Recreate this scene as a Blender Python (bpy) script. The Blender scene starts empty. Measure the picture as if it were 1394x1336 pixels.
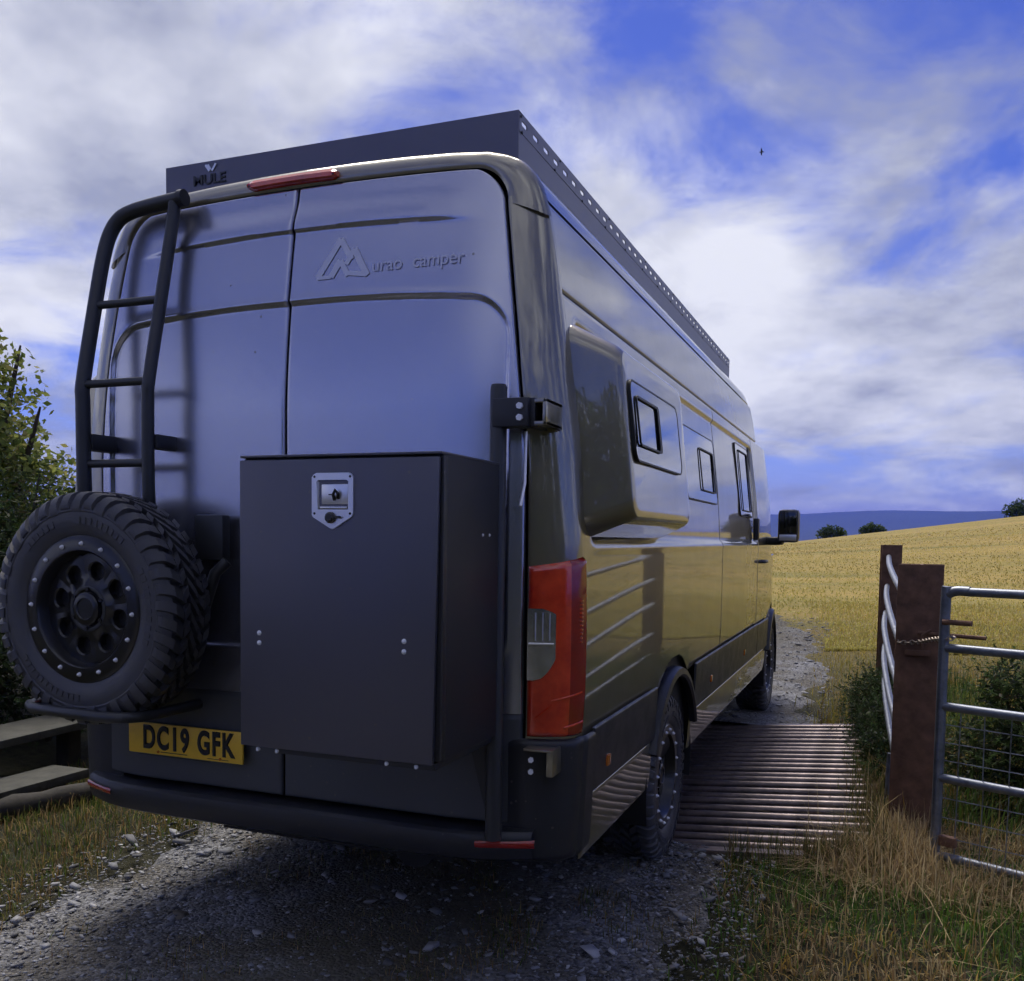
import bpy, math, random
import numpy as np
from mathutils import Vector, Matrix, noise as mnoise

random.seed(7)
RNG = np.random.default_rng(11)
SC = bpy.context.scene
COL = SC.collection
R = math.radians

# ------------------------------------------------------------------ camera
CAM_POS = (1.887, -2.774, 1.493)
YAW, PITCH, ROLL = .387, -.066, .013
def make_camera():
    fw = Vector((-math.sin(YAW)*math.cos(PITCH), math.cos(YAW)*math.cos(PITCH), math.sin(PITCH)))
    r = Vector((math.cos(YAW), math.sin(YAW), 0)); u = r.cross(fw)
    c, s = math.cos(ROLL), math.sin(ROLL)
    r2 = c*r + s*u; u2 = -s*r + c*u
    cam = bpy.data.cameras.new('camera'); ob = bpy.data.objects.new('camera', cam); COL.objects.link(ob)
    m = Matrix((r2, u2, -fw)).transposed().to_4x4(); m.translation = Vector(CAM_POS); ob.matrix_world = m
    cam.sensor_width = 36; cam.sensor_fit = 'HORIZONTAL'; cam.lens = 36*1306/1394
    cam.shift_x = (697-668.4)/1394; cam.shift_y = (818.5-668)/1394
    cam.clip_start = .05; cam.clip_end = 60000
    SC.camera = ob
make_camera()

# ------------------------------------------------------------------ sky, sun, exposure
SUN_EL, SUN_AZ = R(57), R(-30)          # azimuth measured from +Y towards +X
SKY_STRENGTH = .113
def make_world():
    w = bpy.data.worlds.new('World'); SC.world = w; w.use_nodes = True
    nt = w.node_tree; N = nt.nodes; L = nt.links
    for n in list(N): N.remove(n)
    out = N.new('ShaderNodeOutputWorld'); bg = N.new('ShaderNodeBackground'); bg.inputs['Strength'].default_value = SKY_STRENGTH
    sky = N.new('ShaderNodeTexSky'); sky.sky_type = 'NISHITA'; sky.sun_disc = False
    sky.sun_elevation = SUN_EL; sky.sun_rotation = SUN_AZ; sky.air_density = 1.0; sky.dust_density = .25; sky.ozone_density = 4.0
    tint = N.new('ShaderNodeMix'); tint.data_type = 'RGBA'; tint.blend_type = 'MULTIPLY'; tint.inputs[0].default_value = 1
    tint.inputs[7].default_value = (.25, .228, .42, 1)
    gm = N.new('ShaderNodeGamma'); gm.inputs[1].default_value = 1.3; L.new(sky.outputs[0], gm.inputs[0]); L.new(gm.outputs[0], tint.inputs[6])
    tc = N.new('ShaderNodeTexCoord')
    sep = N.new('ShaderNodeSeparateXYZ'); L.new(tc.outputs['Generated'], sep.inputs[0])
    def math_(op, a, b=None):
        n = N.new('ShaderNodeMath'); n.operation = op
        for i, v in enumerate((a, b)):
            if v is None: continue
            if isinstance(v, (int, float)): n.inputs[i].default_value = v
            else: L.new(v, n.inputs[i])
        return n.outputs[0]
    zc = math_('MAXIMUM', sep.outputs[2], 0.0)
    den = math_('ADD', zc, .24)
    px = math_('DIVIDE', sep.outputs[0], den); py = math_('DIVIDE', sep.outputs[1], den)
    comb = N.new('ShaderNodeCombineXYZ'); L.new(px, comb.inputs[0]); L.new(py, comb.inputs[1]); comb.inputs[2].default_value = 2.3
    mp = N.new('ShaderNodeMapping'); mp.inputs['Rotation'].default_value = (0, 0, R(240.8)); mp.inputs['Scale'].default_value = (.62, .62, 1)
    mp.inputs['Location'].default_value = (-8.65, 12.99, 0)
    L.new(comb.outputs[0], mp.inputs[0])
    big = N.new('ShaderNodeTexNoise'); big.inputs['Scale'].default_value = .75; big.inputs['Detail'].default_value = 3; big.inputs['Roughness'].default_value = .5
    L.new(mp.outputs[0], big.inputs['Vector'])
    fine = N.new('ShaderNodeTexNoise'); fine.inputs['Scale'].default_value = 4.2; fine.inputs['Detail'].default_value = 8; fine.inputs['Roughness'].default_value = .58; fine.inputs['Distortion'].default_value = .35
    L.new(mp.outputs[0], fine.inputs['Vector'])
    s1 = math_('MULTIPLY', big.outputs[0], 1.15); s2 = math_('MULTIPLY', fine.outputs[0], .85)
    dens = math_('ADD', s1, s2)
    ramp = N.new('ShaderNodeValToRGB'); ramp.color_ramp.interpolation = 'EASE'
    ramp.color_ramp.elements[0].position = .42; ramp.color_ramp.elements[1].position = .56
    half = math_('MULTIPLY', dens, .5); L.new(half, ramp.inputs[0])
    shade = N.new('ShaderNodeTexNoise'); shade.inputs['Scale'].default_value = 3.0; shade.inputs['Detail'].default_value = 8; shade.inputs['Roughness'].default_value = .55
    off = N.new('ShaderNodeMapping'); off.inputs['Location'].default_value = (3.1, 7.7, 1.0); L.new(mp.outputs[0], off.inputs[0]); L.new(off.outputs[0], shade.inputs['Vector'])
    cr = N.new('ShaderNodeValToRGB')
    cr.color_ramp.elements[0].position = .38; cr.color_ramp.elements[0].color = (2.5, 2.7, 3.6, 1)
    cr.color_ramp.elements[1].position = .61; cr.color_ramp.elements[1].color = (5.9, 6.0, 6.5, 1)
    L.new(shade.outputs[0], cr.inputs[0])
    mix = N.new('ShaderNodeMix'); mix.data_type = 'RGBA'
    L.new(ramp.outputs[0], mix.inputs[0]); L.new(tint.outputs[2], mix.inputs[6]); L.new(cr.outputs[0], mix.inputs[7])
    L.new(mix.outputs[2], bg.inputs[0]); L.new(bg.outputs[0], out.inputs[0])
make_world()
def make_sun():
    l = bpy.data.lights.new('sun', 'SUN'); l.energy = 2.7; l.angle = R(30); l.color = (1.0, .93, .82)
    o = bpy.data.objects.new('sun', l); COL.objects.link(o)
    d = Vector((math.sin(SUN_AZ)*math.cos(SUN_EL), math.cos(SUN_AZ)*math.cos(SUN_EL), math.sin(SUN_EL)))
    o.rotation_euler = d.to_track_quat('Z', 'Y').to_euler(); o.location = (0, 0, 30)
make_sun()
vs = SC.view_settings
vs.view_transform = 'Standard'; vs.look = 'None'; vs.gamma = 1; vs.exposure = .42; vs.use_curve_mapping = False
SC.cycles.use_denoising = True; SC.cycles.use_adaptive_sampling = True; SC.cycles.adaptive_threshold = .03; SC.cycles.adaptive_min_samples = 8; SC.cycles.max_bounces = 6; SC.cycles.diffuse_bounces = 3; SC.cycles.glossy_bounces = 4; SC.cycles.caustics_reflective = False; SC.cycles.caustics_refractive = False

# ------------------------------------------------------------------ materials
MATS = {}
def mat(name, base, rough=.5, metal=0, coat=0, coat_rough=.05, var=.0, vscale=8, bump=0, bscale=200, rvar=0, attr=None, spec=.5, trans=0, sheen=0, vcol=None, island=0, specks=0):
    m = bpy.data.materials.new(name); m.use_nodes = True; MATS[name] = m
    nt = m.node_tree; N = nt.nodes; L = nt.links; p = N['Principled BSDF']
    p.inputs['Base Color'].default_value = (*base, 1); p.inputs['Roughness'].default_value = rough; p.inputs['Metallic'].default_value = metal
    p.inputs['Coat Weight'].default_value = coat; p.inputs['Coat Roughness'].default_value = coat_rough
    p.inputs['Specular IOR Level'].default_value = spec; p.inputs['Transmission Weight'].default_value = trans
    tc = N.new('ShaderNodeTexCoord')
    if attr:
        a = N.new('ShaderNodeAttribute'); a.attribute_name = attr; L.new(a.outputs['Color'], p.inputs['Base Color'])
    if var or rvar:
        n = N.new('ShaderNodeTexNoise'); n.inputs['Scale'].default_value = vscale; n.inputs['Detail'].default_value = 8; n.inputs['Roughness'].default_value = .62
        L.new(tc.outputs['Object'], n.inputs['Vector'])
        if var and not attr:
            r = N.new('ShaderNodeValToRGB'); r.color_ramp.elements[0].position = .3; r.color_ramp.elements[1].position = .7
            lo = vcol if vcol else tuple(c*(1-var) for c in base)
            r.color_ramp.elements[0].color = (*lo, 1); r.color_ramp.elements[1].color = (*[min(1, c*(1+var)) for c in base], 1)
            L.new(n.outputs[0], r.inputs[0]); L.new(r.outputs[0], p.inputs['Base Color'])
        if rvar:
            mr = N.new('ShaderNodeMapRange'); mr.inputs['From Min'].default_value = .3; mr.inputs['From Max'].default_value = .7
            mr.inputs['To Min'].default_value = max(0, rough-rvar); mr.inputs['To Max'].default_value = min(1, rough+rvar)
            L.new(n.outputs[0], mr.inputs[0]); L.new(mr.outputs[0], p.inputs['Roughness'])
    if specks:                                     # dried spots and road film
        v = N.new('ShaderNodeTexVoronoi'); v.inputs['Scale'].default_value = 62; L.new(tc.outputs['Object'], v.inputs['Vector'])
        sc = N.new('ShaderNodeSeparateColor'); L.new(v.outputs['Color'], sc.inputs[0])
        rad = N.new('ShaderNodeMapRange'); rad.inputs['From Min'].default_value = 1-specks; rad.inputs['From Max'].default_value = 1; rad.inputs['To Max'].default_value = .30; L.new(sc.outputs[0], rad.inputs[0])
        lt = N.new('ShaderNodeMath'); lt.operation = 'LESS_THAN'; L.new(v.outputs['Distance'], lt.inputs[0]); L.new(rad.outputs[0], lt.inputs[1])
        fm = N.new('ShaderNodeTexNoise'); fm.inputs['Scale'].default_value = 2.6; fm.inputs['Detail'].default_value = 9; fm.inputs['Roughness'].default_value = .68; L.new(tc.outputs['Object'], fm.inputs['Vector'])
        fr = N.new('ShaderNodeMapRange'); fr.inputs['From Min'].default_value = .5; fr.inputs['From Max'].default_value = .8; fr.inputs['To Max'].default_value = .10 if specks > .05 else 0; L.new(fm.outputs[0], fr.inputs[0])
        mxm = N.new('ShaderNodeMath'); mxm.operation = 'MAXIMUM'; mm = N.new('ShaderNodeMath'); mm.operation = 'MULTIPLY'; mm.inputs[1].default_value = .55; L.new(lt.outputs[0], mm.inputs[0]); L.new(mm.outputs[0], mxm.inputs[0]); L.new(fr.outputs[0], mxm.inputs[1])
        out = N['Material Output']; dd = N.new('ShaderNodeBsdfPrincipled'); dd.inputs['Base Color'].default_value = (.17, .155, .13, 1); dd.inputs['Roughness'].default_value = .8
        ms = N.new('ShaderNodeMixShader'); L.new(mxm.outputs[0], ms.inputs[0]); L.new(p.outputs[0], ms.inputs[1]); L.new(dd.outputs[0], ms.inputs[2]); L.new(ms.outputs[0], out.inputs[0])
    if bump:
        b = N.new('ShaderNodeBump'); b.inputs['Strength'].default_value = bump; b.inputs['Distance'].default_value = .004
        n2 = N.new('ShaderNodeTexNoise'); n2.inputs['Scale'].default_value = bscale; n2.inputs['Detail'].default_value = 5
        L.new(tc.outputs['Object'], n2.inputs['Vector']); L.new(n2.outputs[0], b.inputs['Height']); L.new(b.outputs[0], p.inputs['Normal'])
    return m
mat('paint', (.25, .222, .145), .39, .55, coat=1, coat_rough=.03, rvar=.04, vscale=5, specks=.10)
MATS['paint'].node_tree.nodes['Principled BSDF'].inputs['Coat IOR'].default_value = 2.2
mat('satin', (.52, .53, .63), .27, .92, specks=.008)
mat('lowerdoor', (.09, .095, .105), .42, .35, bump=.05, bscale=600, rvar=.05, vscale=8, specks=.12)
mat('shell', (.012, .012, .013), .6)
mat('plastic', (.028, .029, .033), .38, bump=.15, bscale=700, rvar=.08, vscale=9, specks=.08)
mat('powder', (.125, .125, .155), .40, .6, bump=.15, bscale=900, rvar=.06, vscale=6, specks=.03)
mat('boxshade', (.02, .02, .024), .5, .0, bump=.15, bscale=900, specks=.02)  # powder coat again, shade of the box sides put into the colour
mat('tubeblack', (.05, .052, .055), .38, .3, bump=.1, bscale=800)
mat('rack', (.15, .15, .19), .38, .6, bump=.1, bscale=700)
mat('rubber', (.068, .068, .075), .47, bump=.25, bscale=300, rvar=.1, vscale=20)
mat('rimblack', (.014, .014, .016), .3, .2, coat=.4, coat_rough=.2)
mat('chrome', (.85, .85, .87), .28, .75)
mat('bolt', (.95, .95, .97), .3, 0, coat=1)
mat('glass', (.006, .007, .009), .03, 0, coat=1, coat_rough=.01)
mat('framegasket', (.01, .01, .011), .5)
mat('red', (.92, .085, .028), .10, 0, coat=1, coat_rough=.01, var=.15, vscale=9, vcol=(.55, .022, .012), spec=.8)
mat('reflectorred', (.38, .02, .015), .25, coat=1)
mat('redside', (.34, .016, .012), .10, 0, coat=1, coat_rough=.01, var=.2, vscale=9, spec=.8)
mat('reddark', (.12, .012, .01), .3)
mat('clearlamp', (.62, .63, .68), .14, .85, coat=1, var=.25, vscale=30)
mat('amber', (.6, .16, .02), .25, coat=1)
mat('yellow', (.90, .56, .05), .4, var=.06, vscale=20)
mat('ink', (.01, .01, .01), .5)
mat('decal', (.60, .60, .64), .36, .9)
mat('galv', (.23, .25, .29), .45, .75, var=.3, vscale=25, rvar=.1, bump=.1, bscale=120)
mat('rust', (.17, .088, .052), .75, 0, var=.45, vscale=14, bump=.3, bscale=90)
mat('rustgrid', (.22, .18, .17), .42, .7, var=.45, vscale=9, bump=.3, bscale=60)
mat('chain', (.32, .27, .23), .45, .8, var=.3, vscale=60)
mat('oldwood', (.055, .055, .044), .85, var=.4, vscale=12, bump=.5, bscale=60)
mat('darkwood', (.04, .036, .028), .9, var=.45, vscale=10, bump=.6, bscale=50)
mat('leaf', (.06, .09, .03), .6, attr='Col')
def leaf_translucency():
    m = MATS['leaf']; nt = m.node_tree; N = nt.nodes; L = nt.links; p = N['Principled BSDF']; a = [n for n in N if n.type == 'ATTRIBUTE'][0]
    t = N.new('ShaderNodeBsdfTranslucent'); L.new(a.outputs['Color'], t.inputs['Color']); x = N.new('ShaderNodeMixShader'); x.inputs[0].default_value = .42
    L.new(p.outputs[0], x.inputs[1]); L.new(t.outputs[0], x.inputs[2]); L.new(x.outputs[0], N['Material Output'].inputs[0]); p.inputs['Specular IOR Level'].default_value = .3
leaf_translucency()
mat('stone', (.15, .155, .17), .8, attr='Col', bump=.3, bscale=150)
mat('bark', (.06, .045, .035), .9, var=.3, vscale=20, bump=.4, bscale=80)
mat('white', (.7, .7, .7), .5)

# ------------------------------------------------------------------ mesh helpers
class MB:
    def __init__(self): self.v = []; self.f = []; self.g = []
    def add(self, vs_, fs):
        o = len(self.v); self.g.append((o, len(self.f))); self.v += [tuple(map(float, p)) for p in vs_]; self.f += [tuple(i+o for i in f) for f in fs]
        return self
    def box(self, x0, x1, y0, y1, z0, z1, bev=0):
        if bev <= 0:
            self.add([(x, y, z) for x in (x0, x1) for y in (y0, y1) for z in (z0, z1)],
                     [(0, 1, 3, 2), (4, 6, 7, 5), (0, 4, 5, 1), (2, 3, 7, 6), (0, 2, 6, 4), (1, 5, 7, 3)])
        else:
            import bmesh
            bm = bmesh.new(); bmesh.ops.create_cube(bm, size=1)
            for v in bm.verts: v.co = Vector(((x0+x1)/2+v.co.x*(x1-x0), (y0+y1)/2+v.co.y*(y1-y0), (z0+z1)/2+v.co.z*(z1-z0)))
            bmesh.ops.bevel(bm, geom=bm.edges[:], offset=bev, segments=2, profile=.6, affect='EDGES')
            bm.verts.index_update()
            self.add([v.co for v in bm.verts], [[v.index for v in f.verts] for f in bm.faces]); bm.free()
        return self
    def tube(self, pts, r, n=14, caps=True):
        pts = [Vector(p) for p in pts]; rs = r if isinstance(r, (list, tuple)) else [r]*len(pts)
        rings = []; up = None
        for i, p in enumerate(pts):
            t = (pts[min(i+1, len(pts)-1)] - pts[max(i-1, 0)]).normalized()
            if up is None: up = t.orthogonal().normalized()
            up = (up - t*up.dot(t)).normalized(); b = t.cross(up)
            rings.append([p + rs[i]*(math.cos(2*math.pi*k/n)*up + math.sin(2*math.pi*k/n)*b) for k in range(n)])
        vs_ = [q for rg in rings for q in rg]; fs = []
        for i in range(len(pts)-1):
            for k in range(n): fs.append((i*n+k, i*n+(k+1) % n, (i+1)*n+(k+1) % n, (i+1)*n+k))
        if caps: fs.append(tuple(range(n-1, -1, -1))); fs.append(tuple((len(pts)-1)*n+k for k in range(n)))
        return self.add(vs_, fs)
    def cyl(self, c, axis, r, h, n=16, r2=None):
        a = Vector(axis).normalized(); c = Vector(c); return self.tube([c, c+a*h], [r, r if r2 is None else r2], n)
    def dome(self, c, axis, r, h, n=12):
        a = Vector(axis).normalized(); c = Vector(c)
        return self.tube([c, c+a*h*.35, c+a*h*.75, c+a*h], [r, r*.92, r*.6, r*.15], n)
    def lathe(self, prof, place, n=64, closed=False):
        m = len(prof); vs_ = [place(a, r*math.cos(2*math.pi*k/n), r*math.sin(2*math.pi*k/n)) for k in range(n) for a, r in prof]
        fs = []
        for k in range(n):
            k2 = (k+1) % n
            for j in range(m if closed else m-1):
                j2 = (j+1) % m; fs.append((k*m+j, k2*m+j, k2*m+j2, k*m+j2))
        return self.add(vs_, fs)
    def prism(self, poly, y0, y1):             # polygon in XZ extruded along Y
        n = len(poly); vs_ = [(x, y0, z) for x, z in poly] + [(x, y1, z) for x, z in poly]
        return self.add(vs_, [tuple(range(n)), tuple(range(2*n-1, n-1, -1))] + [(i, i+n, (i+1) % n+n, (i+1) % n) for i in range(n)])
    def each(self, name, m, parent=None, smooth=True, ang=35):      # every primitive becomes a part of its own
        g = self.g + [(len(self.v), len(self.f))]
        for (v0, f0), (v1, f1) in zip(g[:-1], g[1:]):
            b = MB(); b.v = self.v[v0:v1]; b.f = [tuple(i-v0 for i in f) for f in self.f[f0:f1]]; b.build(name, m, parent, smooth, ang)
    def build(self, name, m, parent=None, smooth=True, ang=35):
        me = bpy.data.meshes.new(name); me.from_pydata(self.v, [], self.f); me.update()
        return link(name, me, m, parent, smooth, ang)
def link(name, me, m, parent=None, smooth=True, ang=35):
    if m: me.materials.append(MATS[m])
    o = bpy.data.objects.new(name, me); COL.objects.link(o)
    if parent: o.parent = parent
    if smooth:
        try:
            me.shade_smooth(); me.set_sharp_from_angle(angle=R(ang))
        except Exception: pass
    return o
def grid(name, X, Y, Z, m, parent=None, keep=None, flip=False, ang=60):
    nu, nv = X.shape
    V = np.stack([X, Y, Z], -1).reshape(-1, 3)
    i, j = np.meshgrid(np.arange(nu-1), np.arange(nv-1), indexing='ij')
    a = (i*nv+j).ravel(); q = np.stack([a, a+nv, a+nv+1, a+1], 1)
    if flip: q = q[:, ::-1]
    if keep is not None:
        k = keep[:-1, :-1] & keep[1:, :-1] & keep[:-1, 1:] & keep[1:, 1:]
        q = q[k.ravel()]
    return npmesh(name, V, q, m, parent, ang=ang)
def npmesh(name, V, Q, m, parent=None, col=None, ang=60, smooth=True):
    V = np.asarray(V, np.float32); Q = np.asarray(Q, np.int32); k = Q.shape[1]
    me = bpy.data.meshes.new(name); me.vertices.add(len(V)); me.vertices.foreach_set('co', V.ravel())
    me.loops.add(Q.size); me.loops.foreach_set('vertex_index', Q.ravel())
    me.polygons.add(len(Q)); me.polygons.foreach_set('loop_start', np.arange(0, Q.size, k, dtype=np.int32))
    try: me.polygons.foreach_set('loop_total', np.full(len(Q), k, np.int32))
    except Exception: pass
    me.update(calc_edges=True); me.validate()
    if col is not None:
        at = me.color_attributes.new('Col', 'FLOAT_COLOR', 'POINT')
        c = np.ones((len(V), 4), np.float32); c[:, :3] = col; at.data.foreach_set('color', c.ravel())
    return link(name, me, m, parent, smooth, ang)
def tag(o, label=None, cat=None, group=None, kind=None):
    for k, v in (('label', label), ('category', cat), ('group', group), ('kind', kind)):
        if v: o[k] = v
    return o
def empty(name, loc=(0, 0, 0), rz=0):
    o = bpy.data.objects.new(name, None); COL.objects.link(o); o.location = loc; o.rotation_euler.z = rz; o.empty_display_size = .2
    return o
def text(name, s, size, m, parent, M4, xs=1.0, bold=0, ext=.001, align='LEFT', shear=0, sp=1.0, bev=0.0):
    cu = bpy.data.curves.new(name, 'FONT'); cu.body = s; cu.size = size; cu.extrude = ext; cu.offset = bold; cu.align_x = align; cu.shear = shear; cu.space_character = sp; cu.bevel_depth = bev; cu.bevel_resolution = 0
    t = bpy.data.objects.new('tmp', cu); COL.objects.link(t); bpy.context.view_layer.update()
    me = bpy.data.meshes.new_from_object(t.evaluated_get(bpy.context.evaluated_depsgraph_get())); bpy.data.objects.remove(t)
    me.transform(M4 @ Matrix.Diagonal((xs, 1, 1, 1))); me.name = name
    for p in me.polygons: p.use_smooth = False
    me.materials.clear()
    return link(name, me, m, parent, False)
def sstep(a, b, x):
    t = np.clip((x-a)/(b-a), 0, 1); return t*t*(3-2*t)
def rrect_sd(x, y, x0, x1, y0, y1, r):
    cx, cy = (x0+x1)/2, (y0+y1)/2; hx, hy = (x1-x0)/2-r, (y1-y0)/2-r
    qx, qy = np.abs(x-cx)-hx, np.abs(y-cy)-hy
    return np.hypot(np.maximum(qx, 0), np.maximum(qy, 0)) + np.minimum(np.maximum(qx, qy), 0) - r

# ------------------------------------------------------------------ terrain
PIT = (1.86, 5.16, -1.9, 1.80)
def T(x, y, pit=False):
    x = np.asarray(x, float); y = np.asarray(y, float)
    z = .055*sstep(1.2, 2.0, x) + .05*sstep(2.6, 4.5, x) + .05*sstep(-1.45, -1.9, x) + .25*sstep(-2.2, -4.5, x)
    s = np.clip((y-6.5)/83.5, 0, 1); h = 2.26 + .132*np.clip(x, -14, 60)
    hill = s*h*np.where(s < 1, 1, 1)
    z = z*(1-sstep(6, 14, y)) + hill
    over = np.maximum(y-90, 0); z = z - .10*over*over/(over+30)
    z = np.where(z < -14, -14 - 0*z, z)
    side = np.maximum(np.abs(x)-70, 0); z = z - .02*side*side/(side+80)
    z = np.maximum(z, -14)
    if pit:
        inside = (y > PIT[0]+.05) & (y < PIT[1]-.05) & (x > PIT[2]) & (x < PIT[3])
        z = np.where(inside, -.5, z)
    return z
def axis_lines(lo, hi, step, far, g=1.22):
    a = list(np.arange(lo, hi+1e-6, step)); s = step; v = hi
    while v < far: s *= g; v += s; a.append(v)
    s = step; v = lo
    while v > -far: s *= g; v -= s; a.insert(0, v)
    return np.array(a)
def ground_mat():
    m = bpy.data.materials.new('groundmat'); m.use_nodes = True; MATS['groundmat'] = m
    nt = m.node_tree; N = nt.nodes; L = nt.links; p = N['Principled BSDF']; p.inputs['Roughness'].default_value = .9; p.inputs['Specular IOR Level'].default_value = .2
    tc = N.new('ShaderNodeTexCoord')
    mp = N.new('ShaderNodeMapping'); mp.inputs['Scale'].default_value = (.35, 1.6, 1); L.new(tc.outputs['Object'], mp.inputs[0])
    n1 = N.new('ShaderNodeTexNoise'); n1.inputs['Scale'].default_value = .20; n1.inputs['Detail'].default_value = 12; n1.inputs['Roughness'].default_value = .72; L.new(mp.outputs[0], n1.inputs['Vector'])
    r1 = N.new('ShaderNodeValToRGB'); e = r1.color_ramp.elements
    e[0].position = .34; e[0].color = (.17, .165, .045, 1); e[1].position = .66; e[1].color = (.40, .28, .085, 1)
    k = e.new(.48); k.color = (.29, .23, .062, 1)
    L.new(n1.outputs[0], r1.inputs[0])
    n2 = N.new('ShaderNodeTexNoise'); n2.inputs['Scale'].default_value = 14; n2.inputs['Detail'].default_value = 8; n2.inputs['Roughness'].default_value = .7; L.new(tc.outputs['Object'], n2.inputs['Vector'])
    r2 = N.new('ShaderNodeValToRGB'); e = r2.color_ramp.elements
    e[0].position = .35; e[0].color = (.016, .017, .009, 1); e[1].position = .68; e[1].color = (.052, .05, .024, 1); L.new(n2.outputs[0], r2.inputs[0])
    sep = N.new('ShaderNodeSeparateXYZ'); L.new(tc.outputs['Object'], sep.inputs[0])
    mr = N.new('ShaderNodeMapRange'); mr.inputs['From Min'].default_value = 6; mr.inputs['From Max'].default_value = 18; L.new(sep.outputs[1], mr.inputs[0])
    mx = N.new('ShaderNodeMix'); mx.data_type = 'RGBA'; L.new(mr.outputs[0], mx.inputs[0]); L.new(r2.outputs[0], mx.inputs[6]); L.new(r1.outputs[0], mx.inputs[7])
    L.new(mx.outputs[2], p.inputs['Base Color'])
    b = N.new('ShaderNodeBump'); b.inputs['Strength'].default_value = .8; b.inputs['Distance'].default_value = .05
    n3 = N.new('ShaderNodeTexNoise'); n3.inputs['Scale'].default_value = 3; n3.inputs['Detail'].default_value = 10; n3.inputs['Roughness'].default_value = .75; L.new(mp.outputs[0], n3.inputs['Vector'])
    L.new(n3.outputs[0], b.inputs['Height']); L.new(b.outputs[0], p.inputs['Normal'])
ground_mat()
def gravel_mat():
    m = bpy.data.materials.new('gravelmat'); m.use_nodes = True; MATS['gravelmat'] = m
    nt = m.node_tree; N = nt.nodes; L = nt.links; p = N['Principled BSDF']; p.inputs['Roughness'].default_value = .85; p.inputs['Specular IOR Level'].default_value = .25
    tc = N.new('ShaderNodeTexCoord')
    v = N.new('ShaderNodeTexVoronoi'); v.inputs['Scale'].default_value = 75; v.inputs['Randomness'].default_value = 1; L.new(tc.outputs['Object'], v.inputs['Vector'])
    bw = N.new('ShaderNodeSeparateColor'); L.new(v.outputs['Color'], bw.inputs[0])
    r = N.new('ShaderNodeValToRGB'); e = r.color_ramp.elements; e[0].color = (.09, .091, .095, 1); e[1].color = (.32, .325, .34, 1); L.new(bw.outputs[0], r.inputs[0])
    n = N.new('ShaderNodeTexNoise'); n.inputs['Scale'].default_value = 2.2; n.inputs['Detail'].default_value = 8; L.new(tc.outputs['Object'], n.inputs['Vector'])
    r2 = N.new('ShaderNodeValToRGB'); e = r2.color_ramp.elements; e[0].position = .42; e[0].color = (.6, .55, .45, 1); e[1].position = .62; e[1].color = (1, 1, 1, 1); L.new(n.outputs[0], r2.inputs[0])
    mx = N.new('ShaderNodeMix'); mx.data_type = 'RGBA'; mx.blend_type = 'MULTIPLY'; mx.inputs[0].default_value = 1; L.new(r.outputs[0], mx.inputs[6]); L.new(r2.outputs[0], mx.inputs[7]); sp = N.new('ShaderNodeSeparateXYZ'); L.new(tc.outputs['Object'], sp.inputs[0])
    a1 = N.new('ShaderNodeMath'); a1.operation = 'SUBTRACT'; a1.inputs[1].default_value = .25; L.new(sp.outputs[0], a1.inputs[0]); a2 = N.new('ShaderNodeMath'); a2.operation = 'ABSOLUTE'; L.new(a1.outputs[0], a2.inputs[0])
    n5 = N.new('ShaderNodeTexNoise'); n5.inputs['Scale'].default_value = 5; n5.inputs['Detail'].default_value = 8; n5.inputs['Roughness'].default_value = .7; L.new(tc.outputs['Object'], n5.inputs['Vector'])
    a3 = N.new('ShaderNodeMath'); a3.operation = 'ADD'; L.new(a2.outputs[0], a3.inputs[0]); L.new(n5.outputs[0], a3.inputs[1])
    mr = N.new('ShaderNodeMapRange'); mr.inputs['From Min'].default_value = .70; mr.inputs['From Max'].default_value = 1.12; mr.inputs['To Min'].default_value = .8; mr.inputs['To Max'].default_value = 0; L.new(a3.outputs[0], mr.inputs[0])
    m3 = N.new('ShaderNodeMix'); m3.data_type = 'RGBA'; L.new(mr.outputs[0], m3.inputs[0]); L.new(mx.outputs[2], m3.inputs[6]); m3.inputs[7].default_value = (.10, .09, .06, 1)
    L.new(m3.outputs[2], p.inputs['Base Color'])
    b = N.new('ShaderNodeBump'); b.inputs['Strength'].default_value = .9; b.inputs['Distance'].default_value = .012; b.invert = True
    L.new(v.outputs['Distance'], b.inputs['Height']); L.new(b.outputs[0], p.inputs['Normal'])
gravel_mat()
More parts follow.
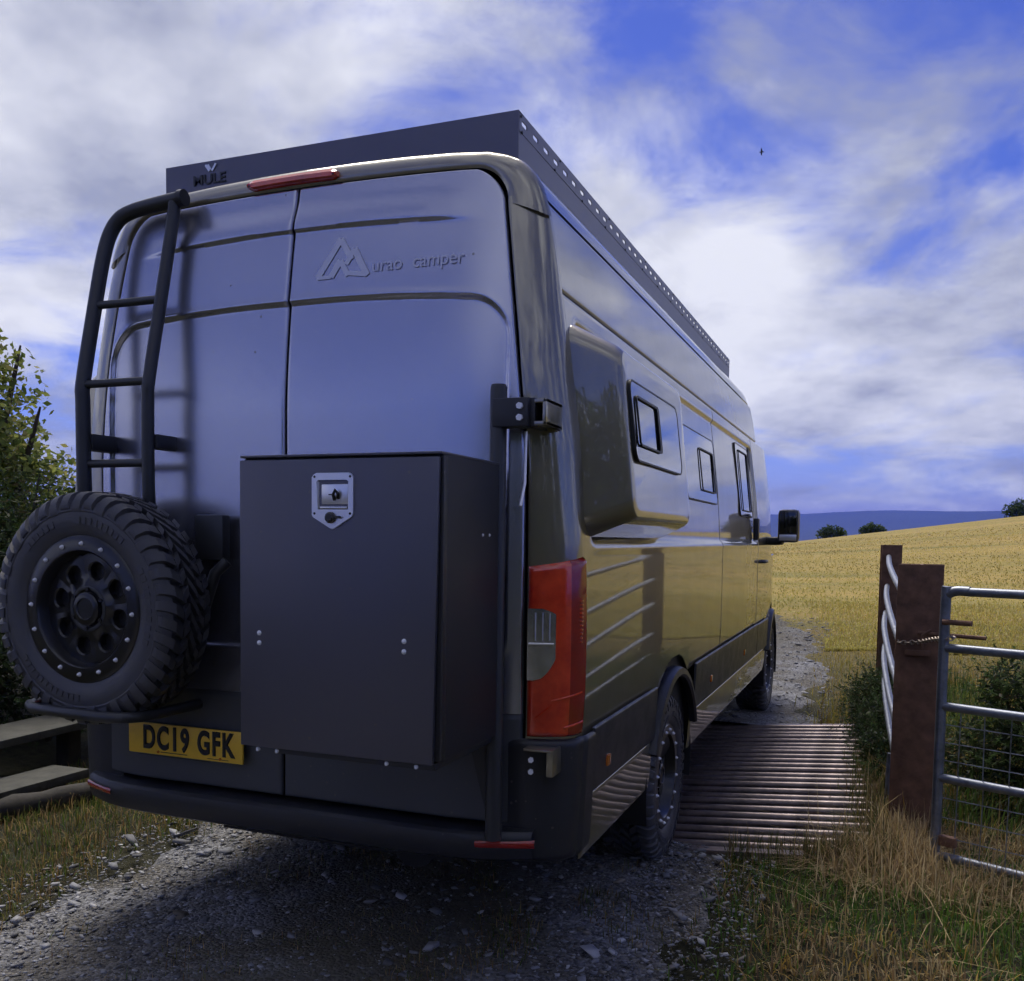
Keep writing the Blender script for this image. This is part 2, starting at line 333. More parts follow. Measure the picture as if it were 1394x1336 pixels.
def build_ground():
    xs = axis_lines(-5, 6, .12, 7000); ys = axis_lines(-5, 12, .12, 7000)
    X, Y = np.meshgrid(xs, ys, indexing='ij'); Z = T(X, Y, True)
    near = (np.abs(X) < 7) & (np.abs(Y) < 14)
    Z += np.where(near & (Z > -.3), .012*np.sin(X*5.1+1.3*np.sin(Y*2.3))*np.cos(Y*4.3+np.sin(X*3)), 0) - .012
    tag(grid('ground', X, Y, Z, 'groundmat'), 'dry golden hill field and rough grassy verges around the track', 'field', kind='structure')
    def xc(y): return .03 - np.where(y > 5.5, .006*(y-5.5)**2, 0)
    for a, b, nm in ((-9, 1.88, 0), (5.14, 15.5, 1)):
        ys = np.arange(a, b+.01, .06 if nm == 0 else .12); us = np.linspace(-1, 1, 40)
        U, Y = np.meshgrid(us, ys, indexing='ij')
        edge = 1.42*np.where(Y > 10, np.clip((15.7-Y)/5.2, .05, 1)**.5, 1) + .10*np.sin(Y*2.1+U*3) + .06*np.sin(Y*5.7+1) + .04*np.sin(Y*13.1+U*9)
        X = xc(Y) + U*edge
        Z = T(X, Y) + .018 + .012*np.sin(X*4+Y*1.1)*np.sin(Y*2.3+X) - .075*np.abs(U)**10 + .025*np.exp(-((X-.1)/.35)**2)*(nm == 0)
        o = grid('track', X, Y, Z, 'gravelmat')
        tag(o, 'grey slate gravel track '+('behind and beneath the parked van' if nm == 0 else 'curving away beyond the cattle grid'), 'track', kind='structure')
build_ground()
def far_land():
    # distant hills: ridge of several kilometres depth
    az = np.linspace(R(-75), R(75), 160); rr = np.array([2300, 2600, 3000, 3500, 4100, 4700, 5400, 6200.])
    A, Rr = np.meshgrid(az, rr, indexing='ij')
    prof = np.interp(rr, [2300, 3000, 3600, 4200, 4700, 6200], [-14.5, 16, 60, 122, 128, 40])
    n = 1 + .05*np.sin(A*17+.6) + .03*np.sin(A*41+2) + .10*np.sin(A*5.0+1.2)
    Z = np.where(prof[None, :] > 0, prof[None, :]*n, prof[None, :])
    X = Rr*np.sin(A); Y = Rr*np.cos(A)
    mat('hillmat', (.03, .045, .03), .95, var=.3, vscale=.002)
    tag(grid('hills', X, Y, Z, 'hillmat', flip=True), 'long blue hills far away beyond the golden field', 'hills', kind='structure')
far_land()

# ------------------------------------------------------------------ camper van
VAN = empty('camper_van'); tag(VAN, 'bronze high-roof camper van with black box and spare wheel on its rear doors', 'van')
_zt = np.linspace(.2, 2.8, 1301)
_w = np.interp(_zt, [.2, .3, .5, .85, 1.0, 1.46, 1.8, 2.1, 2.4, 2.55, 2.65, 2.8], [.955, .97, .99, 1.005, 1.010, 1.009, .985, .945, .90, .868, .84, .79])
_k = np.exp(-np.linspace(-2.2, 2.2, 121)**2); _k /= _k.sum()
_ws = np.convolve(np.pad(_w, 60, mode='edge'), _k, 'valid')
def Wz(z): return np.interp(z, _zt, _ws)
def Pf(y): return 1 - .16*np.clip((np.asarray(y, float)-5.3)/1.67, 0, 1)**2.4
def Yr(x, z):
    t = np.maximum(0, (np.abs(x)-.55)/.45); lean = .10*np.maximum(0, (np.asarray(z, float)-1.9)/.8)**1.6
    return lean + .10*t**2.2
_dz = np.linspace(.3, 2.8, 500)
_dw = np.interp(_dz, [.3, .57, 1.75, 2.13, 2.41, 2.6, 2.8], [.852, .855, .852, .812, .774, .745, .72])
_k2 = np.exp(-np.linspace(-2.2, 2.2, 41)**2); _k2 /= _k2.sum(); _dws = np.convolve(np.pad(_dw, 20, mode='edge'), _k2, 'valid')
DTOP = 2.655
def Xd(z, r=.11):
    b = np.interp(z, _dz, _dws); t = np.clip(z-(DTOP-r), 0, r*.999)
    return b - (r - np.sqrt(r*r - t*t))
def crown(x, z): return .026*(1-(np.abs(x)/.75)**2.2)*sstep(1.9, 2.65, z)
def pillar(z, s, off=0.0, sg=1):
    z = np.asarray(z, float); s = np.asarray(s, float)
    def p(z, s):
        xi = Xd(np.minimum(z, 2.545))+.004; yi = Yr(xi, z)+.002; xo = Wz(z); yo = .15
        c1x, c1y = xi+.55*(xo-xi), yi+.016; c2x, c2y = xo-.004, yi+.045
        a, b, c, d = (1-s)**3, 3*s*(1-s)**2, 3*s*s*(1-s), s**3
        return a*xi+b*c1x+c*c2x+d*xo, a*yi+b*c1y+c*c2y+d*yo
    x, y = p(z, s); e = .004
    x1, y1 = p(z, np.minimum(s+e, 1)); x0, y0 = p(z, np.maximum(s-e, 0))
    tx, ty = x1-x0, y1-y0; l = np.hypot(tx, ty)+1e-9
    return sg*(x + off*ty/l), y - off*tx/l, z

def side_x(y, z, recess=True):
    x = Wz(z)*Pf(y)
    if recess:
        sd = rrect_sd(y, z, .235, 4.72, 1.475, 2.205, .06)
        x = x - .016*sstep(0, .022, -sd)
        sd2 = np.abs(z-1.462+0*y); x = x + .004*np.exp(-(sd2/.012)**2)*sstep(.2, .3, y)*sstep(4.75, 4.65, y)
    return x
def side_panel(name, y0, y1, z0, z1, m='paint', off=0.0, sg=1, recess=True, holes=(), roll=.010, d=.0125, label=None):
    ny = max(3, int((y1-y0)/d)); nz = max(3, int((z1-z0)/d))
    ys = np.concatenate([[y0, y0+.0015, y0+.004], np.linspace(y0+.008, y1-.008, ny), [y1-.004, y1-.0015, y1]])
    zs = np.concatenate([[z0, z0+.0015, z0+.004], np.linspace(z0+.008, z1-.008, nz), [z1-.004, z1-.0015, z1]])
    Y, Z = np.meshgrid(ys, zs, indexing='ij')
    e = np.minimum(np.minimum(Y-y0, y1-Y), np.minimum(Z-z0, z1-Z))
    X = side_x(Y, Z, recess) + off - roll*np.clip(1-e/.006, 0, 1)**2
    keep = np.ones_like(X, bool)
    for cy, cz, r in holes: keep &= np.hypot(Y-cy, Z-cz) > r
    o = grid(name, sg*X, Y, Z, m, VAN, keep, flip=(sg > 0))
    if label: o['label'] = label
    return o
YW, YF, ZW = 1.665, 5.96, .385
def build_body():
    # dark inner shell that closes the gaps
    ys = np.concatenate([[.17], np.linspace(.2, 5.0, 30), np.linspace(5.1, 6.9, 24)])
    zr = np.interp(ys, [0, 4.9, 5.15, 6.1, 6.25, 6.8, 6.95], [2.735, 2.735, 2.66, 1.60, 1.46, 1.20, .95])
    prof = [(0.0, .42), (.70, .42), (.94, .45)] + [(None, z) for z in np.linspace(.5, 2.6, 40)] + [(.80, 2.655), (.74, 2.685), (.6, 2.712), (.3, 2.73), (0, 2.735)]
    rows = []
    for y, zz in zip(ys, zr):
        row = []
        for x, z in prof:
            xx = (float(Wz(z)) if x is None else x)*float(Pf(y)) - (.024 if x is None else 0)
            if x is None and y > 5.0:
                pass
            z2 = z if z < .9 else .9 + (z-.9)*(zz-.9)/(2.735-.9)
            row.append((xx, y, z2))
        rows.append([(-a, b, c) for a, b, c in row[::-1]] + row[1:])
    A = np.array(rows)
    o = grid('body_shell', A[:, :, 0], A[:, :, 1], A[:, :, 2], 'shell', VAN, flip=True)
    # underside cover and rear inner bulkhead
    b = MB(); b.box(-.85, .85, .16, .19, .46, 2.6); b.box(-.5, .5, .3, 6.5, .33, .43); b.tube([(-.72, YW, ZW), (.72, YW, ZW)], .06); b.tube([(-.72, YF, ZW), (.72, YF, ZW)], .05)
    b.tube([(.32, .35, .36), (.32, 1.2, .36)], .09); b.build('underbody', 'shell', VAN)
    for sg in (1, -1):
        q = side_panel('rear_quarter_panel', .152, 3.0, .845, 2.268, sg=sg, holes=((YW, ZW+.02, .545),))
        side_panel('sliding_door' if sg > 0 else 'side_panel', 3.007, 4.725, .845, 2.268, sg=sg)
        dr = side_panel('cab_door', 4.735, 5.72, .845, 2.268, sg=sg, holes=((YF, ZW+.02, .545),))
        side_panel('front_wing', 5.728, 6.72, .60, 1.38, sg=sg, recess=False, holes=((YF, ZW+.02, .545),))
        side_panel('upper_side_panel', .152, 5.12, 2.274, 2.552, sg=sg, recess=False)
        # plastic cladding and painted skirt below it
        side_panel('side_cladding', .26, YW-.44, .648, .872, 'plastic', .022, sg, False)
        side_panel('side_cladding', YW+.46, 4.722, .625, .868, 'plastic', .022, sg, False)
        side_panel('side_cladding', 4.732, YF-.52, .625, .862, 'plastic', .022, sg, False)
        side_panel('skirt_panel', .235, YW-.43, .43, .642, 'paint', .010, sg, False)
        side_panel('skirt_panel', YW+.46, YF-.50, .425, .618, 'paint', .010, sg, False)
        mb = MB()
        for ys_ in (.62 if sg < 0 else .45, 2.62, 4.0): mb.box(*sorted((sg*1.012, sg*1.030)), ys_-.022, ys_+.022, .705, .745, .006)
        mb.each('side_marker', 'amber', VAN)
        # arches
        for cy in (YW, YF):
            mb = MB(); n = 60
            prof = [(1.0, .545), (1.028, .541), (1.038, .552), (1.034, .580), (1.010, .590), (.985, .590)]
            pr = [(a*1.0, r) for a, r in prof]; m = len(pr)
            vs_ = []; fs = []
            for k in range(n+1):
                th = R(21) + R(137)*k/n
                for a, r in pr:
                    z = ZW+.02+ (r-.09)*math.sin(th); y = cy+(r-.06)*math.cos(th)
                    vs_.append((sg*a*float(Pf(y)), y, max(z, .40)))
            for k in range(n):
                for j in range(m-1):
                    fs.append((k*m+j, (k+1)*m+j, (k+1)*m+j+1, k*m+j+1))
            mb.add(vs_, fs); mb.build('wheel_arch_trim', 'plastic', VAN)
            liner = MB(); vs_ = []; fs = []
            for k in range(25):
                th = R(-15)+R(210)*k/24
                for x in (.60, 1.0): vs_.append((sg*x, cy+.50*math.cos(th), ZW+.02+.48*math.sin(th)))
            for k in range(24): fs.append((2*k, 2*k+1, 2*k+3, 2*k+2))
            liner.add(vs_, fs); liner.add([(sg*.6, cy+.5*math.cos(R(-15)+R(210)*k/24), ZW+.02+.48*math.sin(R(-15)+R(210)*k/24)) for k in range(25)], [tuple(range(25))])
            liner.build('wheel_arch_liner', 'shell', VAN)
    # roof skin
    half = [(float(Wz(2.558)), 2.558), (.852, 2.60), (.826, 2.645), (.79, 2.682), (.745, 2.707), (.68, 2.726), (.55, 2.740), (.38, 2.750), (.19, 2.756), (0, 2.758)]
    sec = [(-x, z) for x, z in half] + [(x, z) for x, z in half[::-1]][1:]
    ys = np.concatenate([[.150, .156], np.linspace(.17, 4.95, 40), np.linspace(5.0, 5.3, 8)])
    X = np.array([[x for x, z in sec] for y in ys]); Y = np.array([[y]*len(sec) for y in ys])
    Z = np.array([[z - (.008 if y < .153 else 0) - .55*max(0, y-4.95)**1.4 for x, z in sec] for y in ys])
    for k in range(9):                              # pressed ribs
        xr = -.64+.16*k; Z = Z + .0
    grid('roof', X, Y, Z, 'paint', VAN)
    # front: screen, bonnet, nose
    ws = np.array([(5.30, 2.40, .80), (5.55, 2.20, .86), (5.85, 1.88, .92), (6.10, 1.62, .95)])
    us = np.linspace(-1, 1, 15)
    X = np.array([[u*w for u in us] for y, z, w in ws]); Y = np.array([[y+.06*(1-u*u) for u in us] for y, z, w in ws]); Z = np.array([[z for u in us] for y, z, w in ws])
    grid('windscreen', X, Y, Z, 'glass', VAN)
    ws = np.array([(6.09, 1.60, .93), (6.4, 1.48, .93), (6.75, 1.30, .88), (6.92, 1.10, .84), (6.96, .8, .84), (6.9, .45, .84)])
    X = np.array([[u*w for u in us] for y, z, w in ws]); Y = np.array([[y+.08*(1-u*u) for u in us] for y, z, w in ws]); Z = np.array([[z+.03*(1-u*u) for u in us] for y, z, w in ws])
    grid('bonnet', X, Y, Z, 'paint', VAN)
build_body()

def build_rear():
    # painted frame: pillars both sides
    for sg in (1, -1):
        vs_ = np.linspace(0, 1, 120); ss = np.concatenate([[0, .01], np.linspace(.03, .985, 30), [.995, 1]])
        Vg, S = np.meshgrid(vs_, ss, indexing='ij'); Zg = .86 + Vg*(2.564-.052*S-.86); x, y, z = pillar(Zg, S, 0, sg)
        e = np.minimum(S, 1-S); y = y + .010*np.clip(1-e/.012, 0, 1)
        grid('rear_pillar', x, y, z, 'paint', VAN, flip=(sg < 0))
        # black corner bumper
        zs = np.concatenate([[.455, .462, .475], np.linspace(.49, .845, 30), [.855, .861]]); ss = np.linspace(-.12, 1.75, 60)
        Zg, S = np.meshgrid(zs, ss, indexing='ij'); Sc = np.clip(S, 0, 1); x, y, z = pillar(Zg, Sc, .016, 1)
        x = x + np.minimum(S, 0)*.9 + .010*sstep(1, 1.2, S); y = y + np.maximum(S-1, 0)*.155
        tuck = np.clip(1-(Zg-.455)/.03, 0, 1)**2; tp = np.clip((Zg-.848)/.013, 0, 1)**2
        x = x - .03*tuck - .012*tp; y = y + .03*tuck*(1-sstep(.8, 1, S)) + .012*tp*(1-sstep(.8, 1, S))
        grid('corner_bumper', sg*x, y, z, 'plastic', VAN, flip=(sg < 0))
    # header above doors : ruled from door top edge to roof edge
    ts = np.linspace(-1, 1, 120); ss = np.linspace(0, 1, 12)
    Tm, S = np.meshgrid(ts, ss, indexing='ij')
    a = np.abs(Tm); sgn = np.sign(Tm)
    # inner outline along the door (with corner), outer along the roof section
    ang = np.clip((a-.72)/.28, 0, 1)*math.pi/2
    r = .11; xi_c = float(Xd(DTOP-.11)) - r
    xi = np.where(a < .72, a/.72*xi_c, xi_c + (r+.004)*np.sin(ang)); zi = DTOP - r + (r+.004)*np.cos(ang); zi = zi - np.where(a > .999, .05, 0)*0
    zi = zi + crown(xi, np.minimum(zi, DTOP))
    hx = [0, .19, .38, .55, .68, .745, .79, .826, .852, .868, .885]; hz = [2.758, 2.756, 2.750, 2.740, 2.726, 2.707, 2.682, 2.645, 2.60, 2.558, 2.50]
    # parametrise outer by arclength-ish blend
    oa = np.interp(a, [0, .72, .86, 1], [0, .66, .80, 1.0]); arc = np.concatenate([[0], np.cumsum(np.hypot(np.diff(hx), np.diff(hz)))]); arc /= arc[-1]
    xo = np.interp(oa, arc, hx); zo = np.interp(oa, arc, hz)
    yi = Yr(xi, zi)+.002; yo = .151
    c1x, c1y, c1z = xi+.6*(xo-xi), yi+.006, zi+.6*(zo-zi); c2x, c2y, c2z = xo-.002, yi+.022, zo-.003
    A, B, Cc, D = (1-S)**3, 3*S*(1-S)**2, 3*S*S*(1-S), S**3
    grid('rear_header', sgn*(A*xi+B*c1x+Cc*c2x+D*xo), A*yi+B*c1y+Cc*c2y+D*yo+.008*(S < .02), A*zi+B*c1z+Cc*c2z+D*zo, 'paint', VAN)
    # doors
    for sg in (1, -1):
        z0 = .585; zs = np.concatenate([[z0, z0+.002, z0+.005], np.linspace(z0+.01, DTOP-.012, 300), DTOP-np.array([.009, .006, .004, .002, .001, 0])])
        us = np.concatenate([[0, .0025, .006], np.linspace(.012, .99, 115), [.994, .9975, 1]])
        U, Zb = np.meshgrid(us, zs, indexing='ij'); g = -.012 if sg > 0 else .020
        Xe = Xd(Zb) - .003; X = g + U*(Xe-g); Z = Zb + crown(X, Zb)
        Y = Yr(X, Z)
        e = np.minimum(np.minimum(X-g, Xe-X), np.minimum(Zb-z0, DTOP-Zb)); Y = Y + .012*np.clip(1-e/.007, 0, 1)**2
        # pressed window blank
        top = 2.283 + 0*X - .045*np.maximum(0, (X-.1)/.7)**2
        sd = rrect_sd(X, Z-(top-2.283), -.9, .795, 1.10, 2.283, .13)
        Y = Y + .013*sstep(0, .013, -sd) - .002*np.exp(-((sd-.004)/.010)**2)
        # upper shoulder step fading out at the ends
        zl = 2.522 - .030*(X/.68)**2; st = sstep(.70, .45, X)
        Y = Y - .013*st*sstep(zl-.002, zl+.008, Z)*sstep(zl+.12, zl+.02, Z)
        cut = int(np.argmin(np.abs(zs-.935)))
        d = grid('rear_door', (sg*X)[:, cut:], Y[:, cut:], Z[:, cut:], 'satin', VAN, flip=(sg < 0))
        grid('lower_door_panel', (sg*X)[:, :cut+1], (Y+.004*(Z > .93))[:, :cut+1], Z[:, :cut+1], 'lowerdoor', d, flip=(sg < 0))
        d['label'] = 'satin grey %s rear door' % ('right' if sg > 0 else 'left')
        if sg > 0:
            RD = d
            mb = MB(); mb.box(.28, .60, -.028, .012, .835, .868, .008); mb.tube([(.30, -.03, .842), (.36, -.045, .838), (.52, -.045, .838), (.58, -.03, .842)], .010)
            mb.build('door_handle', 'plastic', d)
        else: LD = d
    # high brake lamp
    mb = MB(); pr = []
    xs = np.linspace(-.216, .142, 30)
    vs_, fs = [], []
    for i, x in enumerate(xs):
        t = abs((x+.037)/.179); k = 1-.5*max(0, (t-.86)/.14)**2
        zc = 2.708+.003*(1-t*t)
        for (dy, dz) in ((.03, -.017), (-.002, -.017), (-.014, -.009), (-.016, .004), (-.006, .016), (.03, .019)): vs_.append((x, .093+dy, zc+dz*k))
    for i in range(len(xs)-1):
        for j in range(5): fs.append((i*6+j, (i+1)*6+j, (i+1)*6+j+1, i*6+j+1))
    fs += [tuple(range(6)), tuple((len(xs)-1)*6+j for j in range(5, -1, -1))]
    mb.add(vs_, fs); bl = mb.build('brake_light', 'red', VAN)
    mb = MB(); mb.cyl((-.207, .084, 2.706), (0, -1, 0), .005, .006); mb.cyl((.132, .084, 2.706), (0, -1, 0), .005, .006); mb.each('screw', 'ink', bl)
    # tail lights
    for sg in (1, -1):
        zs = np.linspace(0, 1, 60); ss = np.linspace(.0, 1.0, 40)
        V, S = np.meshgrid(zs, ss, indexing='ij')
        zt = 1.405+.032*S; zb = .868; Zg = zb+(zt-zb)*V
        e = np.minimum(np.minimum(V, 1-V)*.55, np.minimum(S, 1-S)*.22)
        off = .016 - .016*np.clip(1-e/.012, 0, 1)**2 + .006*np.sin(V*math.pi)
        x, y, z = pillar(Zg, .03+.965*S, off, sg)
        c0 = int(.60*40)
        l = grid('tail_light', x[:, :c0+1], y[:, :c0+1], z[:, :c0+1], 'red', VAN, flip=(sg < 0))
        grid('side_lens', x[:, c0:], y[:, c0:], z[:, c0:], 'redside', l, flip=(sg < 0))
        # clear reversing lamp window
        V, S = np.meshgrid(np.linspace(0, 1, 40), np.linspace(0, 1, 16), indexing='ij')
        wdt = np.where(V < .3, .08+.28*np.sqrt(np.clip(V/.3, 0, 1)), .36)*np.where(V > .93, np.sqrt(np.clip((1-V)/.07, 0, 1)*.75+.25), 1)
        x, y, z = pillar(1.05+.225*V, .035+S*wdt, .0255, sg)
        grid('reversing_lamp', x, y, z, 'clearlamp', l, flip=(sg < 0))
        mb = MB()
        for s_ in (.13, .22, .31):
            pts = [[float(q) for q in pillar(z_, s_, .027, sg)] for z_ in np.linspace(1.175, 1.262, 6)]; mb.tube(pts, .0028, 6)
        pts = [[float(q) for q in pillar(1.165, s, .028, sg)] for s in np.linspace(.05, .37, 6)]; mb.tube(pts, .0035, 6)
        mb.each('lamp_rib', 'chrome', l)
        mb = MB()
        for k in range(11):
            px, py, pz = [float(q) for q in pillar(1.30-.013*k, .80, .0225, sg)]; mb.box(px-.012, px+.004, py-.004, py+.012, pz-.0025, pz+.0025)
        mb.each('led_row', 'red', l)
        mb = MB()
        for (za, sa, zb_, sb) in ((.985, .35, 1.01, .85), (.93, .15, .97, .35), (.90, .55, .915, .9)):
            pts = [[float(q) for q in pillar(za+(zb_-za)*t, sa+(sb-sa)*t, .0195, sg)] for t in np.linspace(0, 1, 6)]; mb.tube(pts, .004, 6)
        mb.each('lens_ridge', 'red', l)
    # bumper step
    mb = MB(); prof = [(.06, .570), (-.035, .574), (-.058, .570), (-.068, .560), (-.071, .54), (-.069, .505), (-.058, .478), (-.03, .464), (.10, .46)]
    xs = np.linspace(-.90, .90, 70); vs_, fs = [], []
    for x in xs:
        yy = float(Yr(x, .5))*1.0 + .02*max(0, abs(x)-.75)/.15; dz = .018*max(0, abs(x)-.35)**1.5
        for y, z in prof: vs_.append((x, y+yy, z+dz*(1 if z < .55 else .25)))
    m = len(prof)
    for i in range(len(xs)-1):
        for j in range(m-1): fs.append((i*m+j, (i+1)*m+j, (i+1)*m+j+1, i*m+j+1))
    mb.add(vs_, fs); bp = mb.build('rear_bumper', 'plastic', VAN)
    for sg in (1, -1):
        V, S = np.meshgrid(np.linspace(0, 1, 8), np.linspace(0, 1, 14), indexing='ij')
        x = .735+.175*S; y = Yr(x, .5) - .0745 + .02*np.maximum(0, x-.75)/.15 + .006*(np.abs(V-.5)*2)**2; z = .522+.026*V+.0
        y = y - .008*(x > .84) * (x-.84)*4
        grid('reflector', sg*x, y, z, 'reflectorred', bp, flip=(sg < 0))
    # number plate
    pl = MB(); pl.box(-.667, -.160, -.034, -.024, .688, .802, .003); p = pl.build('number_plate', 'yellow', LD)
    M = Matrix.Translation((-.600, -.0345, .712)) @ Matrix.Rotation(R(90), 4, 'X')
    text('plate_letters', 'DC19 GFK', .115, 'ink', LD, M, .66, .0014, .0004, sp=1.20, bev=.0035)
    mb = MB(); mb.box(-.52, -.40, -.0352, -.0340, .698, .7005); mb.box(-.31, -.22, -.0352, -.0340, .6955, .6975)
    mb.box(-.62, -.30, -.0352, -.0340, .6835, .6865); mb.each('plate_fine_print', 'ink', LD)
    mb = MB(); mb.cyl((-.53, -.034, .699), (0, -1, 0), .005, .003); mb.cyl((-.255, -.034, .699), (0, -1, 0), .005, .003); mb.each('plate_screw', 'amber', LD)
    # door decal: peaks and lettering
    def on_door(x, z): return (x, float(Yr(x, z))+.0005, z)
    mb = MB()
    def stripe(pts, w):
        for (a, b) in zip(pts[:-1], pts[1:]):
            dx, dz = b[0]-a[0], b[1]-a[1]; l = math.hypot(dx, dz); nx, nz = -dz/l*w/2, dx/l*w/2
            q = [(a[0]+nx, a[1]+nz), (b[0]+nx, b[1]+nz), (b[0]-nx, b[1]-nz), (a[0]-nx, a[1]-nz)]
            vv = []
            for x, z in q:
                X, Yv, Zv = on_door(x, z); vv += [(X, Yv-.0035, Zv)]
            mb.add(vv, [(0, 1, 2, 3)])
    stripe([(.098, 2.352), (.178, 2.478)], .022); stripe([(.178, 2.478), (.225, 2.405)], .020); stripe([(.150, 2.352), (.182, 2.405)], .022)
    stripe([(.205, 2.39), (.232, 2.44)], .018); stripe([(.232, 2.44), (.288, 2.346)], .022); stripe([(.182, 2.405), (.215, 2.352)], .018); stripe([(.096, 2.352), (.150, 2.352)], .012); stripe([(.215, 2.36), (.288, 2.350)], .016)
    mb.build('decal_emblem', 'decal', RD, smooth=False)
    x, y, z = on_door(.303, 2.352)
    text('decal_word', 'camper', .062, 'decal', RD, Matrix.Translation((.452, y-.0035, 2.356)) @ Matrix.Rotation(R(82.5), 4, 'X'), .98, 0, .0004)
    text('decal_word', 'urao', .062, 'decal', RD, Matrix.Translation((.303, y-.0035, 2.356)) @ Matrix.Rotation(R(82.5), 4, 'X'), .98, 0, .0004)
build_rear()

def tyre_wheel(parent, place, name='wheel', label=None, bolts=16, R0=.39):
    hw = .122
    w = MB()
    # rim: outer beadlock ring, barrel, dish with round windows
    w.lathe([(.060, .225), (.085, .243), (.108, .246), (.114, .240), (.115, .196), (.108, .190), (.058, .184), (.05, .180), (-.11, .19), (-.12, .235)], place, 64)
    nh = 8; rc = .128; rh = .031; ri, ro_ = .078, .186
    for s in range(nh):
        th = 2*math.pi*(s+.5)/nh; h = math.pi/nh; n = 24; vs_ = []
        for k in range(n):
            a = 2*math.pi*k/n; dr, dt = math.cos(a), math.sin(a)
            # to sector boundary in (r, t) coordinates
            tm = 1e9
            for lim, d in ((ro_-rc, dr), (ri-rc, dr)):
                if d*lim > 0: tm = min(tm, lim/d)
            lim = rc*h
            if abs(dt) > 1e-6: tm = min(tm, lim/abs(dt))
            for q, ax in ((rh*.93, .030), (rh*.96, .060), (rh*1.12, .066), (tm, .064)):
                r = rc+q*dr; t = th + q*dt/rc
                ax2 = ax + (.012*max(0, (.11-r)/.03) if q == tm else 0)
                vs_.append(place(ax2, r*math.cos(t), r*math.sin(t)))
        fs = [(k*4+j, ((k+1) % n)*4+j, ((k+1) % n)*4+j+1, k*4+j+1) for k in range(n) for j in range(3)]
        w.add(vs_, fs)
    w.lathe([(.030, .19), (.030, .0)], place, 32)
    w.lathe([(.0745, .080), (.076, .066), (.070, .060), (.070, .052)], place, 48)
    wo = w.build(name, 'rimblack', parent, ang=40)
    if label: wo['label'] = label
    c = MB(); c.lathe([(.06, .056), (.088, .055), (.094, .048), (.095, .036), (.090, .033), (.090, .001)], place, 40); c.build('hub_cap', 'rimblack', wo)
    c = MB(); c.lathe([(.0775, .076), (.0795, .070), (.0775, .064)], place, 48); c.build('hub_ring', 'tubeblack', wo)
    c = MB()
    for k in range(6):
        t = 2*math.pi*(k+.3)/6; p0 = Vector(place(.066, .066*math.cos(t), .066*math.sin(t))); p1 = Vector(place(.084, .066*math.cos(t), .066*math.sin(t))); c.tube([p0, p1], .0075, 6)
    c.each('wheel_nut', 'rimblack', wo)
    c = MB()
    for k in range(bolts):
        t = 2*math.pi*(k+.5)/bolts; rr = .2175
        p0 = Vector(place(.112, rr*math.cos(t), rr*math.sin(t))); p1 = Vector(place(.126, rr*math.cos(t), rr*math.sin(t)))
        c.dome(p0, p1-p0, .0085, .014, 8)
    c.each('bead_bolt', 'bolt', wo)
    # tyre
    t = MB(); Rb = R0-.017
    prof = [(.098, .236), (.110, .248), (.119, .262), (.1255, .285), (.127, .305), (.1235, .322), (.126, .326), (.122, .340), (.114, .356), (.098, Rb-.002), (.05, Rb), (0, Rb)]
    full = prof + [(-a, r) for a, r in prof[::-1]][1:]
    t.lathe(full, place, 96)
    npit = 42
    def lug(th0, th1, prof2, skew=0.0):
        # prof2: list of (a, r_top, r_bottom); solid between angles with skew along a
        vs_ = []
        for th in (th0, th1):
            ins = .08*(th1-th0)*(1 if th == th0 else -1)
            for a, rt, rb in prof2:
                tt = th+skew*a; ti = tt+ins
                vs_.append(place(a, rt*math.cos(ti), rt*math.sin(ti))); vs_.append(place(a*.985, rb*math.cos(tt), rb*math.sin(tt)))
        n = len(prof2); fs = []
        for k in range(n-1):
            fs += [(2*k, 2*k+2, 2*n+2*k+2, 2*n+2*k), (2*k, 2*k+1, 2*k+3, 2*k+2), (2*n+2*k, 2*n+2*k+2, 2*n+2*k+3, 2*n+2*k+1)]
        fs += [(0, 2*n, 2*n+1, 1), (2*n-2, 2*n-1, 4*n-1, 4*n-2)]
        t.add(vs_, fs)
    dp = 2*math.pi/npit
    for k in range(npit):
        th = k*dp
        for sgn in (1, -1):
            long = (k % 2 == 0)
            t0 = th + (0 if sgn > 0 else dp/2)
            e = [(sgn*.062, R0, Rb-.01), (sgn*.098, R0-.003, Rb-.01), (sgn*.114, R0-.013, .34), (sgn*.1265, R0-.034, .33)]
            e.append((sgn*.1300, (.330 if long else .344), (.322 if long else .334)))
            lug(t0, t0+dp*.70, e, 1.3*sgn)
            # inner staggered chevron blocks
            lug(t0+dp*.28, t0+dp*.92, [(sgn*.026, R0+.001, Rb-.01), (sgn*.042, R0+.001, Rb-.01), (sgn*.057, R0, Rb-.01)], -2.2*sgn)
        lug(th+dp*.1, th+dp*.62, [(-.021, R0+.001, Rb-.01), (.0, R0+.001, Rb-.01), (.021, R0+.001, Rb-.01)], 3.0)
    # raised marks on the sidewall
    ty = t.build('tyre', 'rubber', wo, ang=30)
    s = MB()
    for (a0, a1, n) in ((R(205), R(262), 12), (R(40), R(82), 9), (R(-30), R(20), 10), (R(100), R(130), 6)):
        for q in range(n):
            th = a0+(a1-a0)*(q+.5)/n; dt = (a1-a0)/n*.32
            vs_ = []
            for ax in (.126, .1292):
                for tt, rr in ((th-dt, .284), (th+dt, .284), (th+dt*(.6 if q % 3 else 1), .306), (th-dt, .306)): vs_.append(place(ax, rr*math.cos(tt), rr*math.sin(tt)))
            s.add(vs_, [(4, 5, 6, 7), (0, 1, 5, 4), (1, 2, 6, 5), (2, 3, 7, 6), (3, 0, 4, 7)])
    tag(s.build('sidewall_mark', 'rubber', wo, smooth=False), kind='stuff')
    return wo
